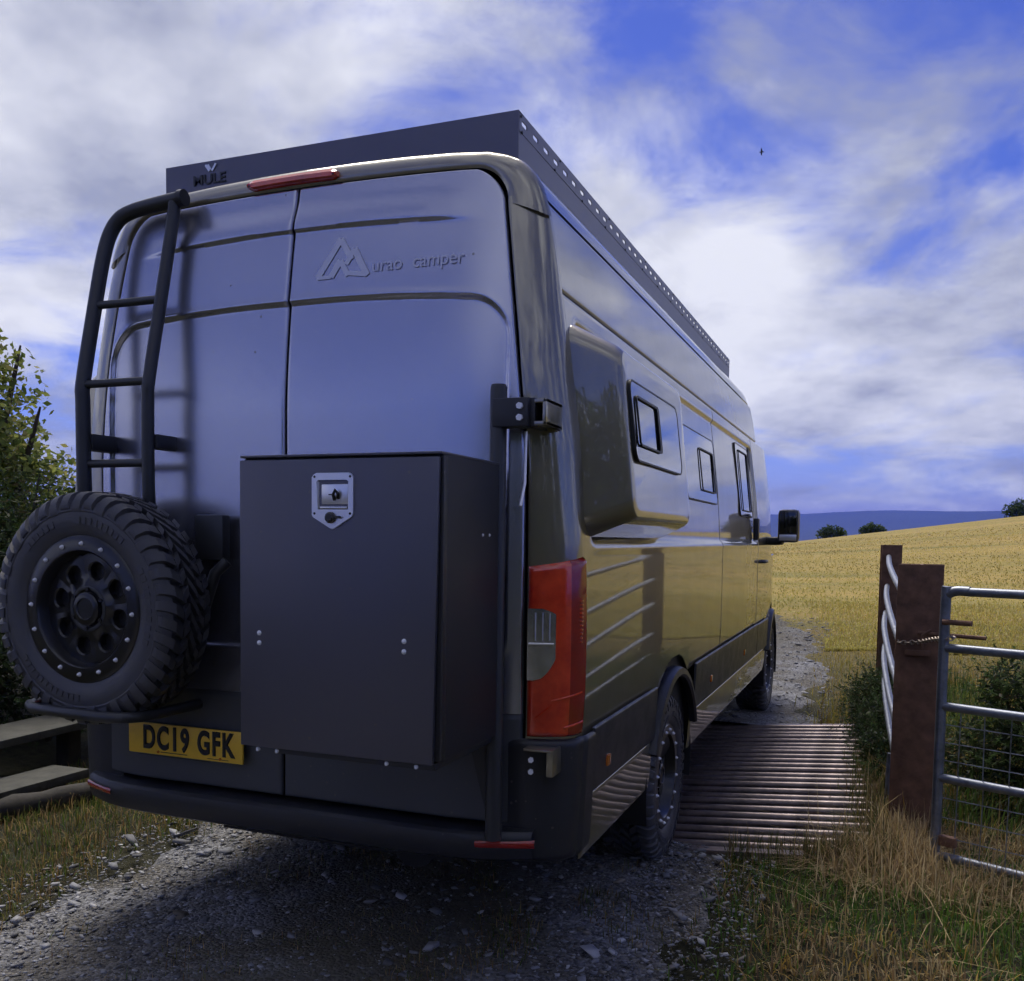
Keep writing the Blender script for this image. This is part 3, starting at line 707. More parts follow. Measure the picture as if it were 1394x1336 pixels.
def build_wheels():
    for sg in (1, -1):
        for cy, nm in ((YW, 'rear'), (YF, 'front')):
            tyre_wheel(VAN, lambda a, u, v, sg=sg, cy=cy: (sg*(.868+a), cy+u, ZW+v-.0), label='black %s wheel on the %s side' % (nm, 'right' if sg > 0 else 'left'))
    ca = math.cos(R(9)); sa = math.sin(R(9))
    tyre_wheel(VAN, lambda a, u, v: (-.610+1.02*(u*ca-v*sa), -.215-a*.84, 1.234+1.02*(u*sa+v*ca)), 'spare_wheel', 'black spare wheel with chunky tyre on the left rear door')
    # carrier
    c = MB(); c.box(-.82, -.40, -.075, -.03, 1.16, 1.31, .006); c.box(-.67, -.57, -.15, -.06, 1.18, 1.28, .005); c.box(-.34, -.22, -.06, -.015, 1.40, 1.56, .01)
    c.tube([(-.36, -.05, 1.02), (-.30, -.075, 1.20), (-.235, -.08, 1.36), (-.20, -.06, 1.40)], .020)
    c.tube([(-.90, .0, .885), (-.90, -.20, .885), (-.875, -.285, .885), (-.82, -.325, .885), (-.62, -.345, .885), (-.50, -.345, .882), (-.42, -.325, .882), (-.385, -.28, .882), (-.375, -.2, .882), (-.375, .0, .882)], .019, 16)
    c.tube([(-.62, -.04, .885), (-.62, -.04, 1.2)], .02)
    c.each('wheel_carrier', 'tubeblack', VAN)
build_wheels()

def smooth_path(pts, n=6):
    P = [Vector(p) for p in pts]; out = []
    for i in range(len(P)-1):
        p0, p1, p2, p3 = P[max(i-1, 0)], P[i], P[i+1], P[min(i+2, len(P)-1)]
        for k in range(n):
            t = k/n; out.append(.5*((2*p1)+(-p0+p2)*t+(2*p0-5*p1+4*p2-p3)*t*t+(-p0+3*p1-3*p2+p3)*t**3))
    return out+[P[-1]]
def build_ladder():
    l = MB()
    l.tube(smooth_path([(-.800, -.02, 1.46), (-.800, -.075, 1.54), (-.800, -.095, 1.63), (-.803, -.095, 1.95), (-.806, -.088, 2.04), (-.808, -.02, 2.345), (-.802, .012, 2.50), (-.786, .030, 2.588), (-.750, .042, 2.642), (-.690, .046, 2.664), (-.595, .044, 2.674), (-.457, .038, 2.681)]), .026, 18)
    lo = l.build('ladder', 'tubeblack', VAN)
    r = MB(); r.tube(smooth_path([(-.507, -.02, 1.46), (-.507, -.075, 1.54), (-.507, -.095, 1.63), (-.507, -.095, 1.95), (-.505, -.088, 2.04), (-.505, -.02, 2.345), (-.498, .025, 2.58), (-.494, .036, 2.668)]), .022, 18)
    r.build('ladder_rail', 'tubeblack', lo)
    for z in (2.318, 2.024, 1.740):
        y = -.092 if z < 2.1 else -.026
        m = MB(); m.tube([(-.795, y, z), (-.510, y, z)], .0145, 14); m.build('ladder_rung', 'tubeblack', lo)
    b = MB()
    b.cyl((-.473, .038, 2.681), (1, .0, 0), .029, .022, 18)
    b.box(-.83, -.77, -.085, .05, 1.79, 1.85, .008); b.box(-.537, -.477, -.085, .02, 1.79, 1.84, .008)
    b.each('ladder_bracket', 'plastic', lo)
build_ladder()

def build_box():
    x0, x1, y0, y1, z0, z1 = .190, .818, -.500, -.095, .892, 1.712
    b = MB(); b.box(x0, x1, y0+.012, y1, z0, z1, .006)
    bx = b.build('storage_box', 'boxshade', VAN); bx['label'] = 'black storage box on the right rear door'
    d = MB()
    vs_ = [(x0-.004, y0-.006, z0-.006), (x1-.018, y0-.006, z0-.006), (x1-.006, y0-.006, z1-.010), (x0-.004, y0-.006, z1-.010)]
    d.add(vs_ + [(a, b_+.016, c) for a, b_, c in vs_], [(0, 1, 2, 3), (0, 4, 5, 1), (1, 5, 6, 2), (2, 6, 7, 3), (3, 7, 4, 0), (7, 6, 5, 4)])
    import bmesh
    me = bpy.data.meshes.new('box_lid'); bm = bmesh.new()
    bv = [bm.verts.new(v) for v in d.v]
    for f in d.f: bm.faces.new([bv[i] for i in f])
    bmesh.ops.bevel(bm, geom=bm.edges[:], offset=.003, segments=2, affect='EDGES', profile=.5); bmesh.ops.recalc_face_normals(bm, faces=bm.faces[:]); bm.to_mesh(me); bm.free()
    link('box_lid', me, 'powder', bx)
    t = MB(); t.box(x0-.003, x1+.001, y0-.004, y1, z1-.003, z1+.004, .002); t.build('box_top', 'powder', bx)
    t = MB(); t.box(x1-.004, x1+.003, y0+.008, y0+.032, z0+.005, z1-.008, .002); t.build('box_corner_trim', 'plastic', bx)
    t = MB()
    for x, z in ((.252, 1.214), (.252, 1.186), (.714, 1.214), (.714, 1.186)): t.dome((x, y0-.006, z), (0, -1, 0), .0075, .006, 12)
    for y, z in ((-.22, 1.50), (-.17, 1.50)): t.dome((x1, y, z), (1, 0, 0), .005, .004, 10)
    for x in (.235, .30, .655, .745): t.dome((x, y0+.012, z0-.016), (0, -.8, -.6), .007, .010, 10)
    t.each('box_bolt', 'bolt', bx)
    # folding T latch
    cx, yy = .494, y0-.0065
    out = [(-.068, .0), (-.060, .010), (.060, .010), (.068, .0)]
    poly = [(-.066, -.052), (-.066, .052), (-.060, .060), (-.052, .064), (.052, .064), (.060, .060), (.066, .052), (.066, -.048), (.062, -.056), (.008, -.088), (0, -.090), (-.008, -.088), (-.062, -.058)]
    hole = [(-.050, -.036), (-.050, .044), (.050, .044), (.050, -.036)]
    l = MB(); zc = 1.600
    def ring(y):
        return [(cx+x, y, zc+z) for x, z in poly]
    n = len(poly)
    inner = []
    for x, z in poly:                     # radial match onto rectangle
        k = min(.050/max(abs(x), 1e-6), (.044 if z > 0 else .036)/max(abs(z), 1e-6)); inner.append((x*k, z*k))
    A = ring(yy); B = [(cx+x*.985, yy-.004, zc+z*.985) for x, z in poly]; Cn = [(cx+x, yy-.004, zc+z) for x, z in inner]; Dn = [(cx+x*.94, yy+.012, zc+z*.94) for x, z in inner]
    fs = []
    for o in range(3):
        for i in range(n): fs.append((o*n+i, o*n+(i+1) % n, (o+1)*n+(i+1) % n, (o+1)*n+i))
    fs.append(tuple(3*n+i for i in range(n)))
    l.add(A+B+Cn+Dn, fs); lo = l.build('box_latch', 'chrome', bx, smooth=False)
    h = MB(); h.box(cx-.036, cx+.048, yy-.001, yy+.006, zc-.022, zc+.033, .003); h.box(cx-.040, cx+.046, yy-.004, yy+.002, zc-.034, zc-.028, .002); h.tube([(cx-.046, yy+.001, zc-.034), (cx-.046, yy+.001, zc+.040)], .0035, 8)
    h.build('latch_handle', 'chrome', lo)
    h = MB(); h.tube([(cx+.006, yy-.002, zc-.010), (cx+.008, yy-.012, zc+.004), (cx+.016, yy-.016, zc+.016), (cx+.022, yy-.010, zc+.006), (cx+.018, yy-.003, zc-.006)], .0045, 8); h.box(cx-.012, cx-.004, yy-.0035, yy, zc+.003, zc+.006)
    for sx, sz in ((-.056, .053), (.056, .053), (-.056, -.047), (.056, -.047)): h.cyl((cx+sx, yy-.003, zc+sz), (0, -1, 0), .0035, .002, 8)
    h.build('latch_key', 'ink', lo)
    h = MB(); h.tube([(cx-.004, yy-.004, zc-.058), (cx-.004, yy-.012, zc-.058), (cx-.004, yy-.016, zc-.058)], [.016, .015, .010], 14); h.box(cx+.006, cx+.028, yy-.012, yy-.006, zc-.060, zc-.054); h.build('latch_cap', 'plastic', lo)
    # hinge tube and brackets on the right pillar
    p = MB(); p.tube([(.800, -.066, .56), (.800, -.066, 1.94), (.800, -.066, 1.952)], [.0255, .0255, .022], 18)
    po = p.build('hinge_tube', 'tubeblack', VAN)
    p = MB(); p.box(.790, .905, -.095, -.03, 1.822, 1.908, .006); p.box(.895, .920, -.075, .045, 1.822, 1.908, .004); p.each('hinge_clamp', 'plastic', po)
    p = MB()
    for z in (1.848, 1.882): p.cyl((.880, -.095, z), (0, -1, 0), .0105, .010, 6)
    for z in (.775, .812): p.cyl((.905, -.022, z), (.3, -1, 0), .009, .010, 6)
    p.each('hinge_bolt', 'bolt', po)
    p = MB(); p.box(.915, .955, -.075, .075, 1.892, 1.905, .003); p.box(.915, .955, -.075, .075, 1.826, 1.839, .003); p.box(.943, .955, -.075, .08, 1.826, 1.905, .003)
    p.box(.875, .972, -.012, .05, .834, .843, .003); p.box(.950, .972, -.010, .08, .758, .842, .005)
    p.each('hinge_bracket', 'paint', po)
    p = MB(); p.tube([(.872, -.022, 1.815), (.872, -.026, 1.66), (.866, -.045, 1.59)], .0055, 8); p.build('strap_glint_rod', 'chrome', po)  # thin chrome rod stands in for the hinge strap's bright reflection
    p = MB(); p.add([(.70, -.02, .86), (.80, -.02, .86), (.80, -.02, .60), (.77, -.02, .60), (.70, -.035, .86), (.80, -.035, .86), (.80, -.035, .60), (.77, -.035, .60)], [(4, 7, 6, 5), (0, 4, 5, 1), (1, 5, 6, 2), (2, 6, 7, 3), (3, 7, 4, 0)]); p.box(.30, .80, -.49, -.09, .868, .888, .003); p.each('box_support', 'plastic', VAN)
build_box()

def build_rack():
    xl, xr, y0, y1, zb, zt = -.695, .740, .225, 4.83, 2.742, 2.880
    b = MB(); b.box(xl, xr, y0, y0+.004, 2.728, zt, .0012); b.box(xl, xr, y0+.003, y0+.045, zt-.006, zt-.001)
    r = b.build('roof_rack', 'rack', VAN, smooth=False); r['label'] = 'black roof rack with slotted side plates'
    for sgn, xx in ((1, xr), (-1, xl)):
        s = MB(); t = .004; xa, xb = (xx-t, xx) if sgn > 0 else (xx, xx+t)
        n = 42; p = (y1-y0)/n; zs0, zs1 = 2.841, 2.857; hl = .026
        s.box(xa, xb, y0+.006, y1, zs1, zt-.001); s.box(xa, xb, y0+.006, y1, 2.817, zs0); s.box(xa, xb, y0+.004, y1, 2.722, 2.812); s.box(xa+.0005, xb-.0015, y0+.006, y1, 2.810, 2.819)
        for k in range(n):
            c = y0+p*(k+.5)
            a0 = y0+.006 if k == 0 else c-p+hl
            s.box(xa, xb, a0, c-hl, zs0, zs1)
            if k == n-1: s.box(xa, xb, c+hl, y1, zs0, zs1)
            for e in (-1, 1):           # round the slot ends
                q = c+e*hl; zc = (zs0+zs1)/2
                s.box(xa+.0004, xb-.0004, min(q, q-e*.004), max(q, q-e*.004), zs0, zs0+.0035); s.box(xa+.0004, xb-.0004, min(q, q-e*.004), max(q, q-e*.004), zs1-.0035, zs1)
        s.build('side_plate', 'rack', r, smooth=False)
        d = MB()
        for k in range(14):
            y = y0+.03+.34*k; d.cyl((xx, y, 2.818), (sgn, 0, 0), .005, .003, 8)
            if k % 2: d.cyl((xx, y+.06, 2.87), (sgn, 0, 0), .004, .003, 8)
        d.cyl((xx, y0+.02, 2.866), (sgn, 0, 0), .0045, .003, 8); d.each('rack_bolt', 'ink', r)
    for k in range(12):
        s = MB(); y = y0+.15+.39*k; s.box(xl+.005, xr-.005, y-.03, y+.03, 2.79, 2.812, .003); s.build('cross_slat', 'rack', r)
    s = MB()
    for sgn in (1, -1):
        for k in range(6):
            y = y0+.25+.82*k; s.box(*sorted((sgn*.66, sgn*.70)), y-.04, y+.04, 2.70, 2.76, .004)
    s.each('rack_foot', 'rack', r)
    # badge with two ears
    M = Matrix.Translation((-.566, y0-.0015, 2.797)) @ Matrix.Rotation(R(90), 4, 'X')
    text('rack_badge_lettering', 'MULE', .050, 'tubeblack', r, M, 1.22, .0008, .0025)
    s = MB()
    for (a, b_) in (((-.507, 2.866), (-.489, 2.842)), ((-.460, 2.866), (-.478, 2.842)), ((-.497, 2.866), (-.484, 2.847))):
        dx, dz = b_[0]-a[0], b_[1]-a[1]; l = math.hypot(dx, dz); nx, nz = -dz/l*.004, dx/l*.004
        s.prism([(a[0]+nx, a[1]+nz), (b_[0]+nx, b_[1]+nz), (b_[0]-nx, b_[1]-nz), (a[0]-nx, a[1]-nz)], y0-.004, y0+.002)
    s.each('rack_badge_ear', 'chrome', r, smooth=False)
build_rack()

def build_side_things():
    for sg in (1, -1):
        # flared bunk pod: lofted rounded box growing out of the side
        ny, nz = 90, 70
        ya0, ya1, za0, za1 = .175, 1.42, 1.50, 2.185      # foot on the body
        yb0, yb1, zb0, zb1 = .20, 1.155, 1.565, 2.09      # outer face
        rings = []; lev = [(0, 0), (.25, .05), (.6, .22), (.85, .5), (.97, .80), (1.0, 1.0), (1.0, 1.5), (1.0, 3)]
        cnt = 120
        def rr(y0, y1, z0, z1, r):
            pts = []
            per = [(y1-r, z0+r, -90), (y1-r, z1-r, 0), (y0+r, z1-r, 90), (y0+r, z0+r, 180)]
            for cy, cz, a0 in per:
                for k in range(cnt//4): a = R(a0+90*k/(cnt//4-1)); pts.append((cy+r*math.cos(a), cz+r*math.sin(a)))
            return pts
        foot = rr(ya0, ya1, za0, za1, .07); face = rr(yb0, yb1, zb0, zb1, .06)
        depth = .155; vs_ = []
        path = [(0.0, 0.0), (.30, .55), (.62, .86), (.86, .965), (.955, .992), (1.0, 1.0)]   # (shrink toward face, outwards)
        # profile: rises steeply from foot then rolls into the face
        prof = [(0, -.02), (.03, .04), (.25, .28), (.50, .56), (.76, .84), (.88, .93), (.95, .972), (1.0, .993), (1.05, 1.0)]
        m = len(foot)
        for sh, dp in prof:
            for (fy, fz), (gy, gz) in zip(foot, face):
                y = fy+(gy-fy)*sh; z = fz+(gz-fz)*sh
                x = float(side_x(y, z))*(1-max(0, dp)) + max(0, dp)*(float(Wz(z))+depth) + (dp*.1 if dp < 0 else 0)
                vs_.append((sg*x, y, z))
        fs = []
        for i in range(len(prof)-1):
            for k in range(m): fs.append((i*m+k, i*m+(k+1) % m, (i+1)*m+(k+1) % m, (i+1)*m+k))
        pod = MB(); pod.add(vs_, fs)
        # face: concentric rings to the middle
        cyy, czz = (yb0+yb1)/2, (zb0+zb1)/2; base = (len(prof)-1)*m; o = len(pod.v); last = base
        for t in (.9, .7, .45, .2):
            st = len(pod.v); q = []
            for k in range(m):
                gy, gz = face[k]; sh = 1.05
                y0_ = foot[k][0]+(gy-foot[k][0])*sh; z0_ = foot[k][1]+(gz-foot[k][1])*sh
                y = cyy+(y0_-cyy)*t; z = czz+(z0_-czz)*t; q.append((sg*(float(Wz(z))+depth), y, z))
            pod.v += q
            for k in range(m): pod.f.append((last+k, last+(k+1) % m, st+(k+1) % m, st+k))
            last = st
        pod.f.append(tuple(last+k for k in range(m)))
        po = pod.build('bunk_flare', 'paint', VAN, ang=50)
        # windows: (y0,y1,z0,z1, offset, parent)
        def window(y0, y1, z0, z1, off, par, iy0, iy1, iz0, iz1):
            f = MB()
            for (a, b_, c, d_, r, x_in, x_out) in ((y0, y1, z0, z1, .045, -.004, .010),):
                outer = rr(a, b_, c, d_, r); inner = rr(a+.006, b_-.006, c+.006, d_-.006, r-.005); n = len(outer)
                vv = []
                for pts, xo in ((outer, x_in), (outer, x_out), (inner, x_out), (inner, x_in)):
                    vv += [(sg*(float(Wz(z))+off+xo), y, z) for y, z in pts]
                f.add(vv, [(i*n+k, i*n+(k+1) % n, (i+1)*n+(k+1) % n, (i+1)*n+k) for i in range(3) for k in range(n)])
            w = f.build('window', 'framegasket', par)
            g = MB(); inner = rr(y0+.005, y1-.005, z0+.005, z1-.005, .040)
            g.add([(sg*(float(Wz(z))+off+.009), y, z) for y, z in inner], [tuple(range(len(inner)))]); g.build('pane', 'glass', w, smooth=False)
            f = MB(); outer = rr(iy0, iy1, iz0, iz1, .02); inner = rr(iy0+.008, iy1-.030, iz0+.006, iz1-.008, .015); n = len(outer)
            vv = []
            for pts, xo in ((outer, .009), (outer, .015), (inner, .015), (inner, .010)): vv += [(sg*(float(Wz(z))+off+xo), y, z) for y, z in pts]
            f.add(vv, [(i*n+k, i*n+(k+1) % n, (i+1)*n+(k+1) % n, (i+1)*n+k) for i in range(3) for k in range(n)]); f.build('inner_frame', 'framegasket', w)
        window(.235, .985, 1.742, 2.005, depth, po, .29, .62, 1.795, 1.958)
        if sg > 0:
            window(2.0, 2.93, 1.70, 2.07, -.016, VAN, 2.42, 2.86, 1.76, 1.99)
            window(3.88, 4.52, 1.66, 2.16, -.016, VAN, 4.0, 4.45, 1.70, 2.12)
        # cab side glass, pillar trims, door handle, mirror
        g = MB(); zz = [1.50, 1.8, 2.12]
        poly = [(4.86, 1.50), (5.80, 1.50), (5.70, 1.60), (5.35, 2.05), (5.22, 2.14), (4.86, 2.14)]
        g.add([(sg*(float(Wz(z))*float(Pf(y))-.004), y, z) for y, z in poly], [tuple(range(len(poly)))]); g.build('cab_window', 'glass', VAN, smooth=False)
        g = MB(); g.add([(sg*(float(Wz(z))-.010), y, z) for y, z in ((4.62, 1.50), (4.715, 1.50), (4.715, 2.19), (4.62, 2.19))], [(0, 1, 2, 3)]); g.build('pillar_trim', 'framegasket', VAN)
        h = MB(); h.tube(smooth_path([(sg*1.0, 4.83, 1.335), (sg*1.04, 4.86, 1.335), (sg*1.045, 4.96, 1.335), (sg*1.04, 5.03, 1.335), (sg*1.0, 5.06, 1.335)]), .013, 10); h.build('cab_door_handle', 'plastic', VAN)
        h = MB(); h.box(*sorted((sg*.995, sg*1.035)), 4.50, 4.56, 1.50, 1.66, .012); h.build('mirror_reflection_block', 'plastic', VAN)  # dark block stands in for the mirror's reflection on the sliding door
        a = MB(); a.tube(smooth_path([(sg*.97, 5.36, 1.50), (sg*1.05, 5.34, 1.495), (sg*1.13, 5.32, 1.50)]), [.035]*13, 12); a.box(*sorted((sg*.96, sg*1.0)), 5.25, 5.45, 1.46, 1.58, .01)
        ao = a.build('mirror_arm', 'plastic', VAN)
        hpts = []
        hs = MB(); hs.box(*sorted((sg*1.092, sg*1.255)), 5.262, 5.40, 1.485, 1.75, .035); hs.build('mirror_housing', 'plastic', ao)
        hs = MB(); hs.box(*sorted((sg*1.108, sg*1.240)), 5.256, 5.264, 1.56, 1.735, .003); hs.build('mirror_glass', 'glass', ao)
        hs = MB(); hs.box(*sorted((sg*1.108, sg*1.240)), 5.254, 5.264, 1.50, 1.548, .003); hs.build('lower_mirror_glass', 'chrome', ao)
build_side_things()

# ------------------------------------------------------------------ cattle grid
def grid_z(x): return .085*(x-1.06)
def build_cattle_grid():
    g = empty('cattle_grid', (0, 3.5, 0)); tag(g, 'rusty steel cattle grid of round bars set in the track beneath the van', 'cattle grid')
    x0, x1 = -1.78, 1.90; n = 24; ya, yb = 1.90, 5.10
    base = MB(); r = .029
    me = None
    for k in range(n):
        y = ya+(yb-ya)*k/(n-1)
        if me is None:
            b = MB(); b.tube([(x0, 0, grid_z(x0)), (x1, 0, grid_z(x1))], .0225, 12); o = b.build('bar', 'rustgrid', g); me = o.data
        else:
            o = bpy.data.objects.new('bar', me); COL.objects.link(o); o.parent = g
        o.location = (0, y-3.5, random.uniform(-.004, .004)); o.rotation_euler = (0, random.uniform(-.001, .001), random.uniform(-.004, .004))
    for xb in (-1.2, -.1, .95, 1.60):
        b = MB(); b.box(xb-.04, xb+.04, ya-3.5-.03, yb-3.5+.03, grid_z(xb)-.22, grid_z(xb)-r-.001); b.build('support_beam', 'rust', g)
    for y in (ya-3.5-.095, yb-3.5+.095):
        b = MB(); b.add([(x0, y-.035, grid_z(x0)-.3), (x1, y-.035, grid_z(x1)-.3), (x1, y+.035, grid_z(x1)-.3), (x0, y+.035, grid_z(x0)-.3), (x0, y-.035, grid_z(x0)+.012), (x1, y-.035, grid_z(x1)+.012), (x1, y+.035, grid_z(x1)+.012), (x0, y+.035, grid_z(x0)+.012)],
              [(0, 3, 2, 1), (4, 5, 6, 7), (0, 1, 5, 4), (1, 2, 6, 5), (2, 3, 7, 6), (3, 0, 4, 7)]); b.build('edge_beam', 'rustgrid', g, smooth=False)
build_cattle_grid()

# ------------------------------------------------------------------ posts, wing rails, gate, chain
def ibeam(name, x, y, z0, z1, w, d, rz, label, lean=(0, 0)):
    e = empty(name, (x, y, z0), rz); tag(e, label, 'post', 'steel posts beside the cattle grid')
    h = z1-z0; t = .014
    def part(nm, x0, x1, y0, y1):
        b = MB(); b.box(x0, x1, y0, y1, -.3, h, .003); v = b.v
        b.v = [(px+lean[0]*(pz/h), py+lean[1]*(pz/h), pz) for px, py, pz in v]; return b.build(nm, 'rust', e)
    part('flange', -w/2, w/2, -d/2, -d/2+t); part('flange', -w/2, w/2, d/2-t, d/2); part('web', -.007, .007, -d/2+t+.001, d/2-t-.001)
    return e
NP = ibeam('steel_post', 2.068, 2.50, .14, 1.388, .205, .19, R(-4), 'broad rusty brown steel post next to the gate latch')
b = MB(); b.box(-.055, .060, -.135, -.0955, .80, .825, .004); b.tube([(.02, -.13, .835), (.02, -.13, .90), (.06, -.13, .93)], .008, 8); b.tube([(.0, -.118, .912), (.30, -.16, .905)], .010, 8); b.build('latch_bracket', 'rust', NP)
FP = ibeam('steel_post', 1.945, 5.35, .05, 1.477, .145, .13, R(6), 'slim dark steel post at the far end of the grid rails')
def build_wing():
    w = empty('wing_rail', (1.95, 4.0, 0)); tag(w, 'bent galvanised pipe rails running between the two steel posts', 'railing')
    far = [1.385, 1.16, .955, .70, .50]; near = [1.19, .90, .66, .44, .24]; sag = [0, .02, .03, .03, .02]
    for k in range(5):
        bow = (.0, .012, .02, .012, .0)[k]
        pts = smooth_path([(1.928-1.95-bow*.3, 5.27-4, far[k]), (1.932-1.95-bow, 4.5-4, far[k]+(near[k]-far[k])*.26+sag[k]), (1.958-1.95-bow, 3.7-4, far[k]+(near[k]-far[k])*.56+sag[k]), (1.99-1.95-bow*.5, 3.05-4, far[k]+(near[k]-far[k])*.82+sag[k]*.5), (2.015-1.95, 2.60-4, near[k])])
        m = MB(); m.tube(pts, .019, 12); m.build('rail', 'galv', w)
    m = MB(); m.tube(smooth_path([(1.965-1.95, 2.78-4, .36), (1.962-1.95, 2.76-4, .2), (1.955-1.95, 2.74-4, .0)]), .02, 10); m.build('upright', 'galv', w)
build_wing()
def build_gate():
    d = Vector((.9, -.435, 0)).normalized(); rz = math.atan2(d.y, d.x)
    g = empty('field_gate', (2.150, 1.880, 0), rz); tag(g, 'galvanised tubular steel field gate with wire mesh in its lower half', 'gate')
    L = 1.6; rails = [1.285, 1.035, .775, .455, .105]
    m = MB(); m.tube(smooth_path([(0, 0, .055), (0, 0, .5), (0, 0, 1.24), (.012, 0, 1.272), (.045, 0, 1.287), (.10, 0, 1.287)]), .0215, 14); m.build('stile', 'galv', g)
    for k, z in enumerate(rails):
        m = MB(); m.tube([(.0 if k else .09, 0, z), (L, 0, z)], .0195, 14); m.build('rail', 'galv', g)
    m = MB(); m.tube([(L, 0, .06), (L, 0, 1.3)], .0215, 14); m.build('stile', 'galv', g)
    for (za, zb) in ((.105, .455), (.455, .775)):
        m = MB()
        x = .085
        while x < L: m.tube([(x, -.004, za), (x+random.uniform(-.004, .004), -.004, zb)], .0026, 5); x += .105
        for q in (1, 2, 3): m.tube([(0, .0, za+(zb-za)*q/4), (L, 0, za+(zb-za)*q/4-.004)], .0026, 5)
        m.build('wire_mesh', 'galv', g)
    m = MB(); m.cyl((.0, -.025, 1.15), (1, .1, 0), .012, .12, 10); m.box(.02, .09, -.02, .02, .155, .20, .006); m.each('latch', 'rust', g)
    return g
build_gate()
def build_chain():
    pts = smooth_path([(1.965, 2.43, 1.005), (1.985, 2.385, 1.0), (2.06, 2.30, 1.015), (2.12, 2.05, 1.055), (2.160, 1.858, 1.075), (2.185, 1.865, 1.08), (2.185, 1.90, 1.085)], 12)
    # resample
    P = [pts[0]]
    for p in pts[1:]:
        while (p-P[-1]).length > .026: P.append(P[-1]+(p-P[-1]).normalized()*.026)
    c = MB()
    for i in range(len(P)-1):
        a, b = P[i], P[i+1]; t = (b-a).normalized(); up = Vector((0, 0, 1)); s = t.cross(up).normalized(); u = s.cross(t)
        w = (s if i % 2 else u); hl, hw = .0165, .009
        loop = [(a+b)/2 + t*hl*math.cos(q)+w*hw*math.sin(q) for q in np.linspace(0, 2*math.pi, 13)]
        c.tube(loop, .0034, 6, caps=False)
    o = c.build('chain', 'chain'); tag(o, 'steel link chain tying the gate to the broad brown post', 'chain')
build_chain()

# ------------------------------------------------------------------ timber by the left hedge
def plank(name, c, size, rz, label, tilt=0, m='oldwood', cat='plank'):
    b = MB(); sx, sy, sz = size; b.box(-sx/2, sx/2, -sy/2, sy/2, -sz/2, sz/2, .006)
    v = []
    for i, (x, y, z) in enumerate(b.v): v.append((x+.004*math.sin(y*7+z*20), y, z+.004*math.sin(x*9+y*5)))
    b.v = v; o = b.build(name, m); o.location = c; o.rotation_euler = (tilt, 0, rz); tag(o, label, cat, 'old timber by the left hedge'); return o
plank('timber_board', (-2.70, 1.22, .335), (.34, 1.25, .045), R(-2), 'upper weathered grey board of the wooden step under the hedge', R(1))
plank('timber_board', (-2.33, 1.00, .145), (.26, .62, .05), R(3), 'short lower weathered board of the wooden step near the ground', R(-1.5))
for (x, y, h) in ((-2.72, .85, .31), (-2.68, 1.62, .31), (-2.33, .85, .118), (-2.33, 1.16, .118)):
    b = MB(); b.box(-.05, .05, -.05, .05, -.15, h-float(T(x, y)), .006); o = b.build('step_post', 'darkwood'); o.location = (x, y, float(T(x, y)))
    tag(o, 'dark short timber post carrying the '+('upper' if h > .2 else 'lower')+' step board, '+('nearer' if y < 1 else 'farther')+' one', 'post', 'old timber by the left hedge')
def log():
    b = MB(); pts = smooth_path([(-2.30, .25, .085), (-2.20, .62, .09), (-2.08, 1.05, .085), (-1.96, 1.45, .08), (-1.88, 1.9, .075)]); n = len(pts)
    b.tube(pts, [.062+.006*math.sin(i*1.7)+.004*math.sin(i*4.1) for i in range(n)], 14); o = b.build('log', 'darkwood'); tag(o, 'mossy grey log lying along the left edge of the verge', 'log')
log()

# ------------------------------------------------------------------ vegetation
def blades(name, P, H, Wd, lean, col, tip, label, cat, z=None):
    n = len(P); H = np.broadcast_to(H, n); Wd = np.broadcast_to(Wd, n)
    a = RNG.uniform(0, 2*np.pi, n); l = np.abs(RNG.normal(0, 1, n))*lean*H
    dx, dy = np.cos(a), np.sin(a); b = a+np.pi/2+RNG.normal(0, .5, n); wx, wy = np.cos(b)*Wd/2, np.sin(b)*Wd/2
    V = np.zeros((n, 5, 3), np.float32)
    up = np.sqrt(np.maximum(H*H-l*l*.8, (.25*H)**2))
    V[:, 0] = P; V[:, 1] = P; V[:, 0, 0] -= wx; V[:, 0, 1] -= wy; V[:, 1, 0] += wx; V[:, 1, 1] += wy; V[:, :2, 2] -= .01
    m = P + np.stack([dx*l*.35, dy*l*.35, up*.6], 1)
    V[:, 2] = m; V[:, 3] = m; V[:, 2, 0] += wx*.8; V[:, 2, 1] += wy*.8; V[:, 3, 0] -= wx*.8; V[:, 3, 1] -= wy*.8
    V[:, 4] = P + np.stack([dx*l, dy*l, up], 1)
    base = np.arange(n)[:, None]*5
    Q = np.concatenate([base+np.array([0, 1, 2]), base+np.array([0, 2, 3]), base+np.array([3, 2, 4])])
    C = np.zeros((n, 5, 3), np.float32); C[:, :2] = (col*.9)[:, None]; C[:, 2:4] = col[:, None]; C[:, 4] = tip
    o = npmesh(name, V.reshape(-1, 3), Q, 'leaf', None, C.reshape(-1, 3), smooth=False)
    return tag(o, label, cat, kind='stuff')
def pick(n, cols, w):
    c = np.array(cols)[RNG.choice(len(cols), n, p=np.array(w)/sum(w))]; return c*RNG.uniform(.7, 1.3, (n, 1))
def noise2(x, y, s): return np.array([mnoise.noise((a*s, b*s, 3.7)) for a, b in zip(x, y)])
GREEN, OLIVE, STRAW, BROWN, GOLD = (.075, .13, .022), (.13, .13, .03), (.36, .26, .11), (.19, .11, .045), (.42, .28, .06)
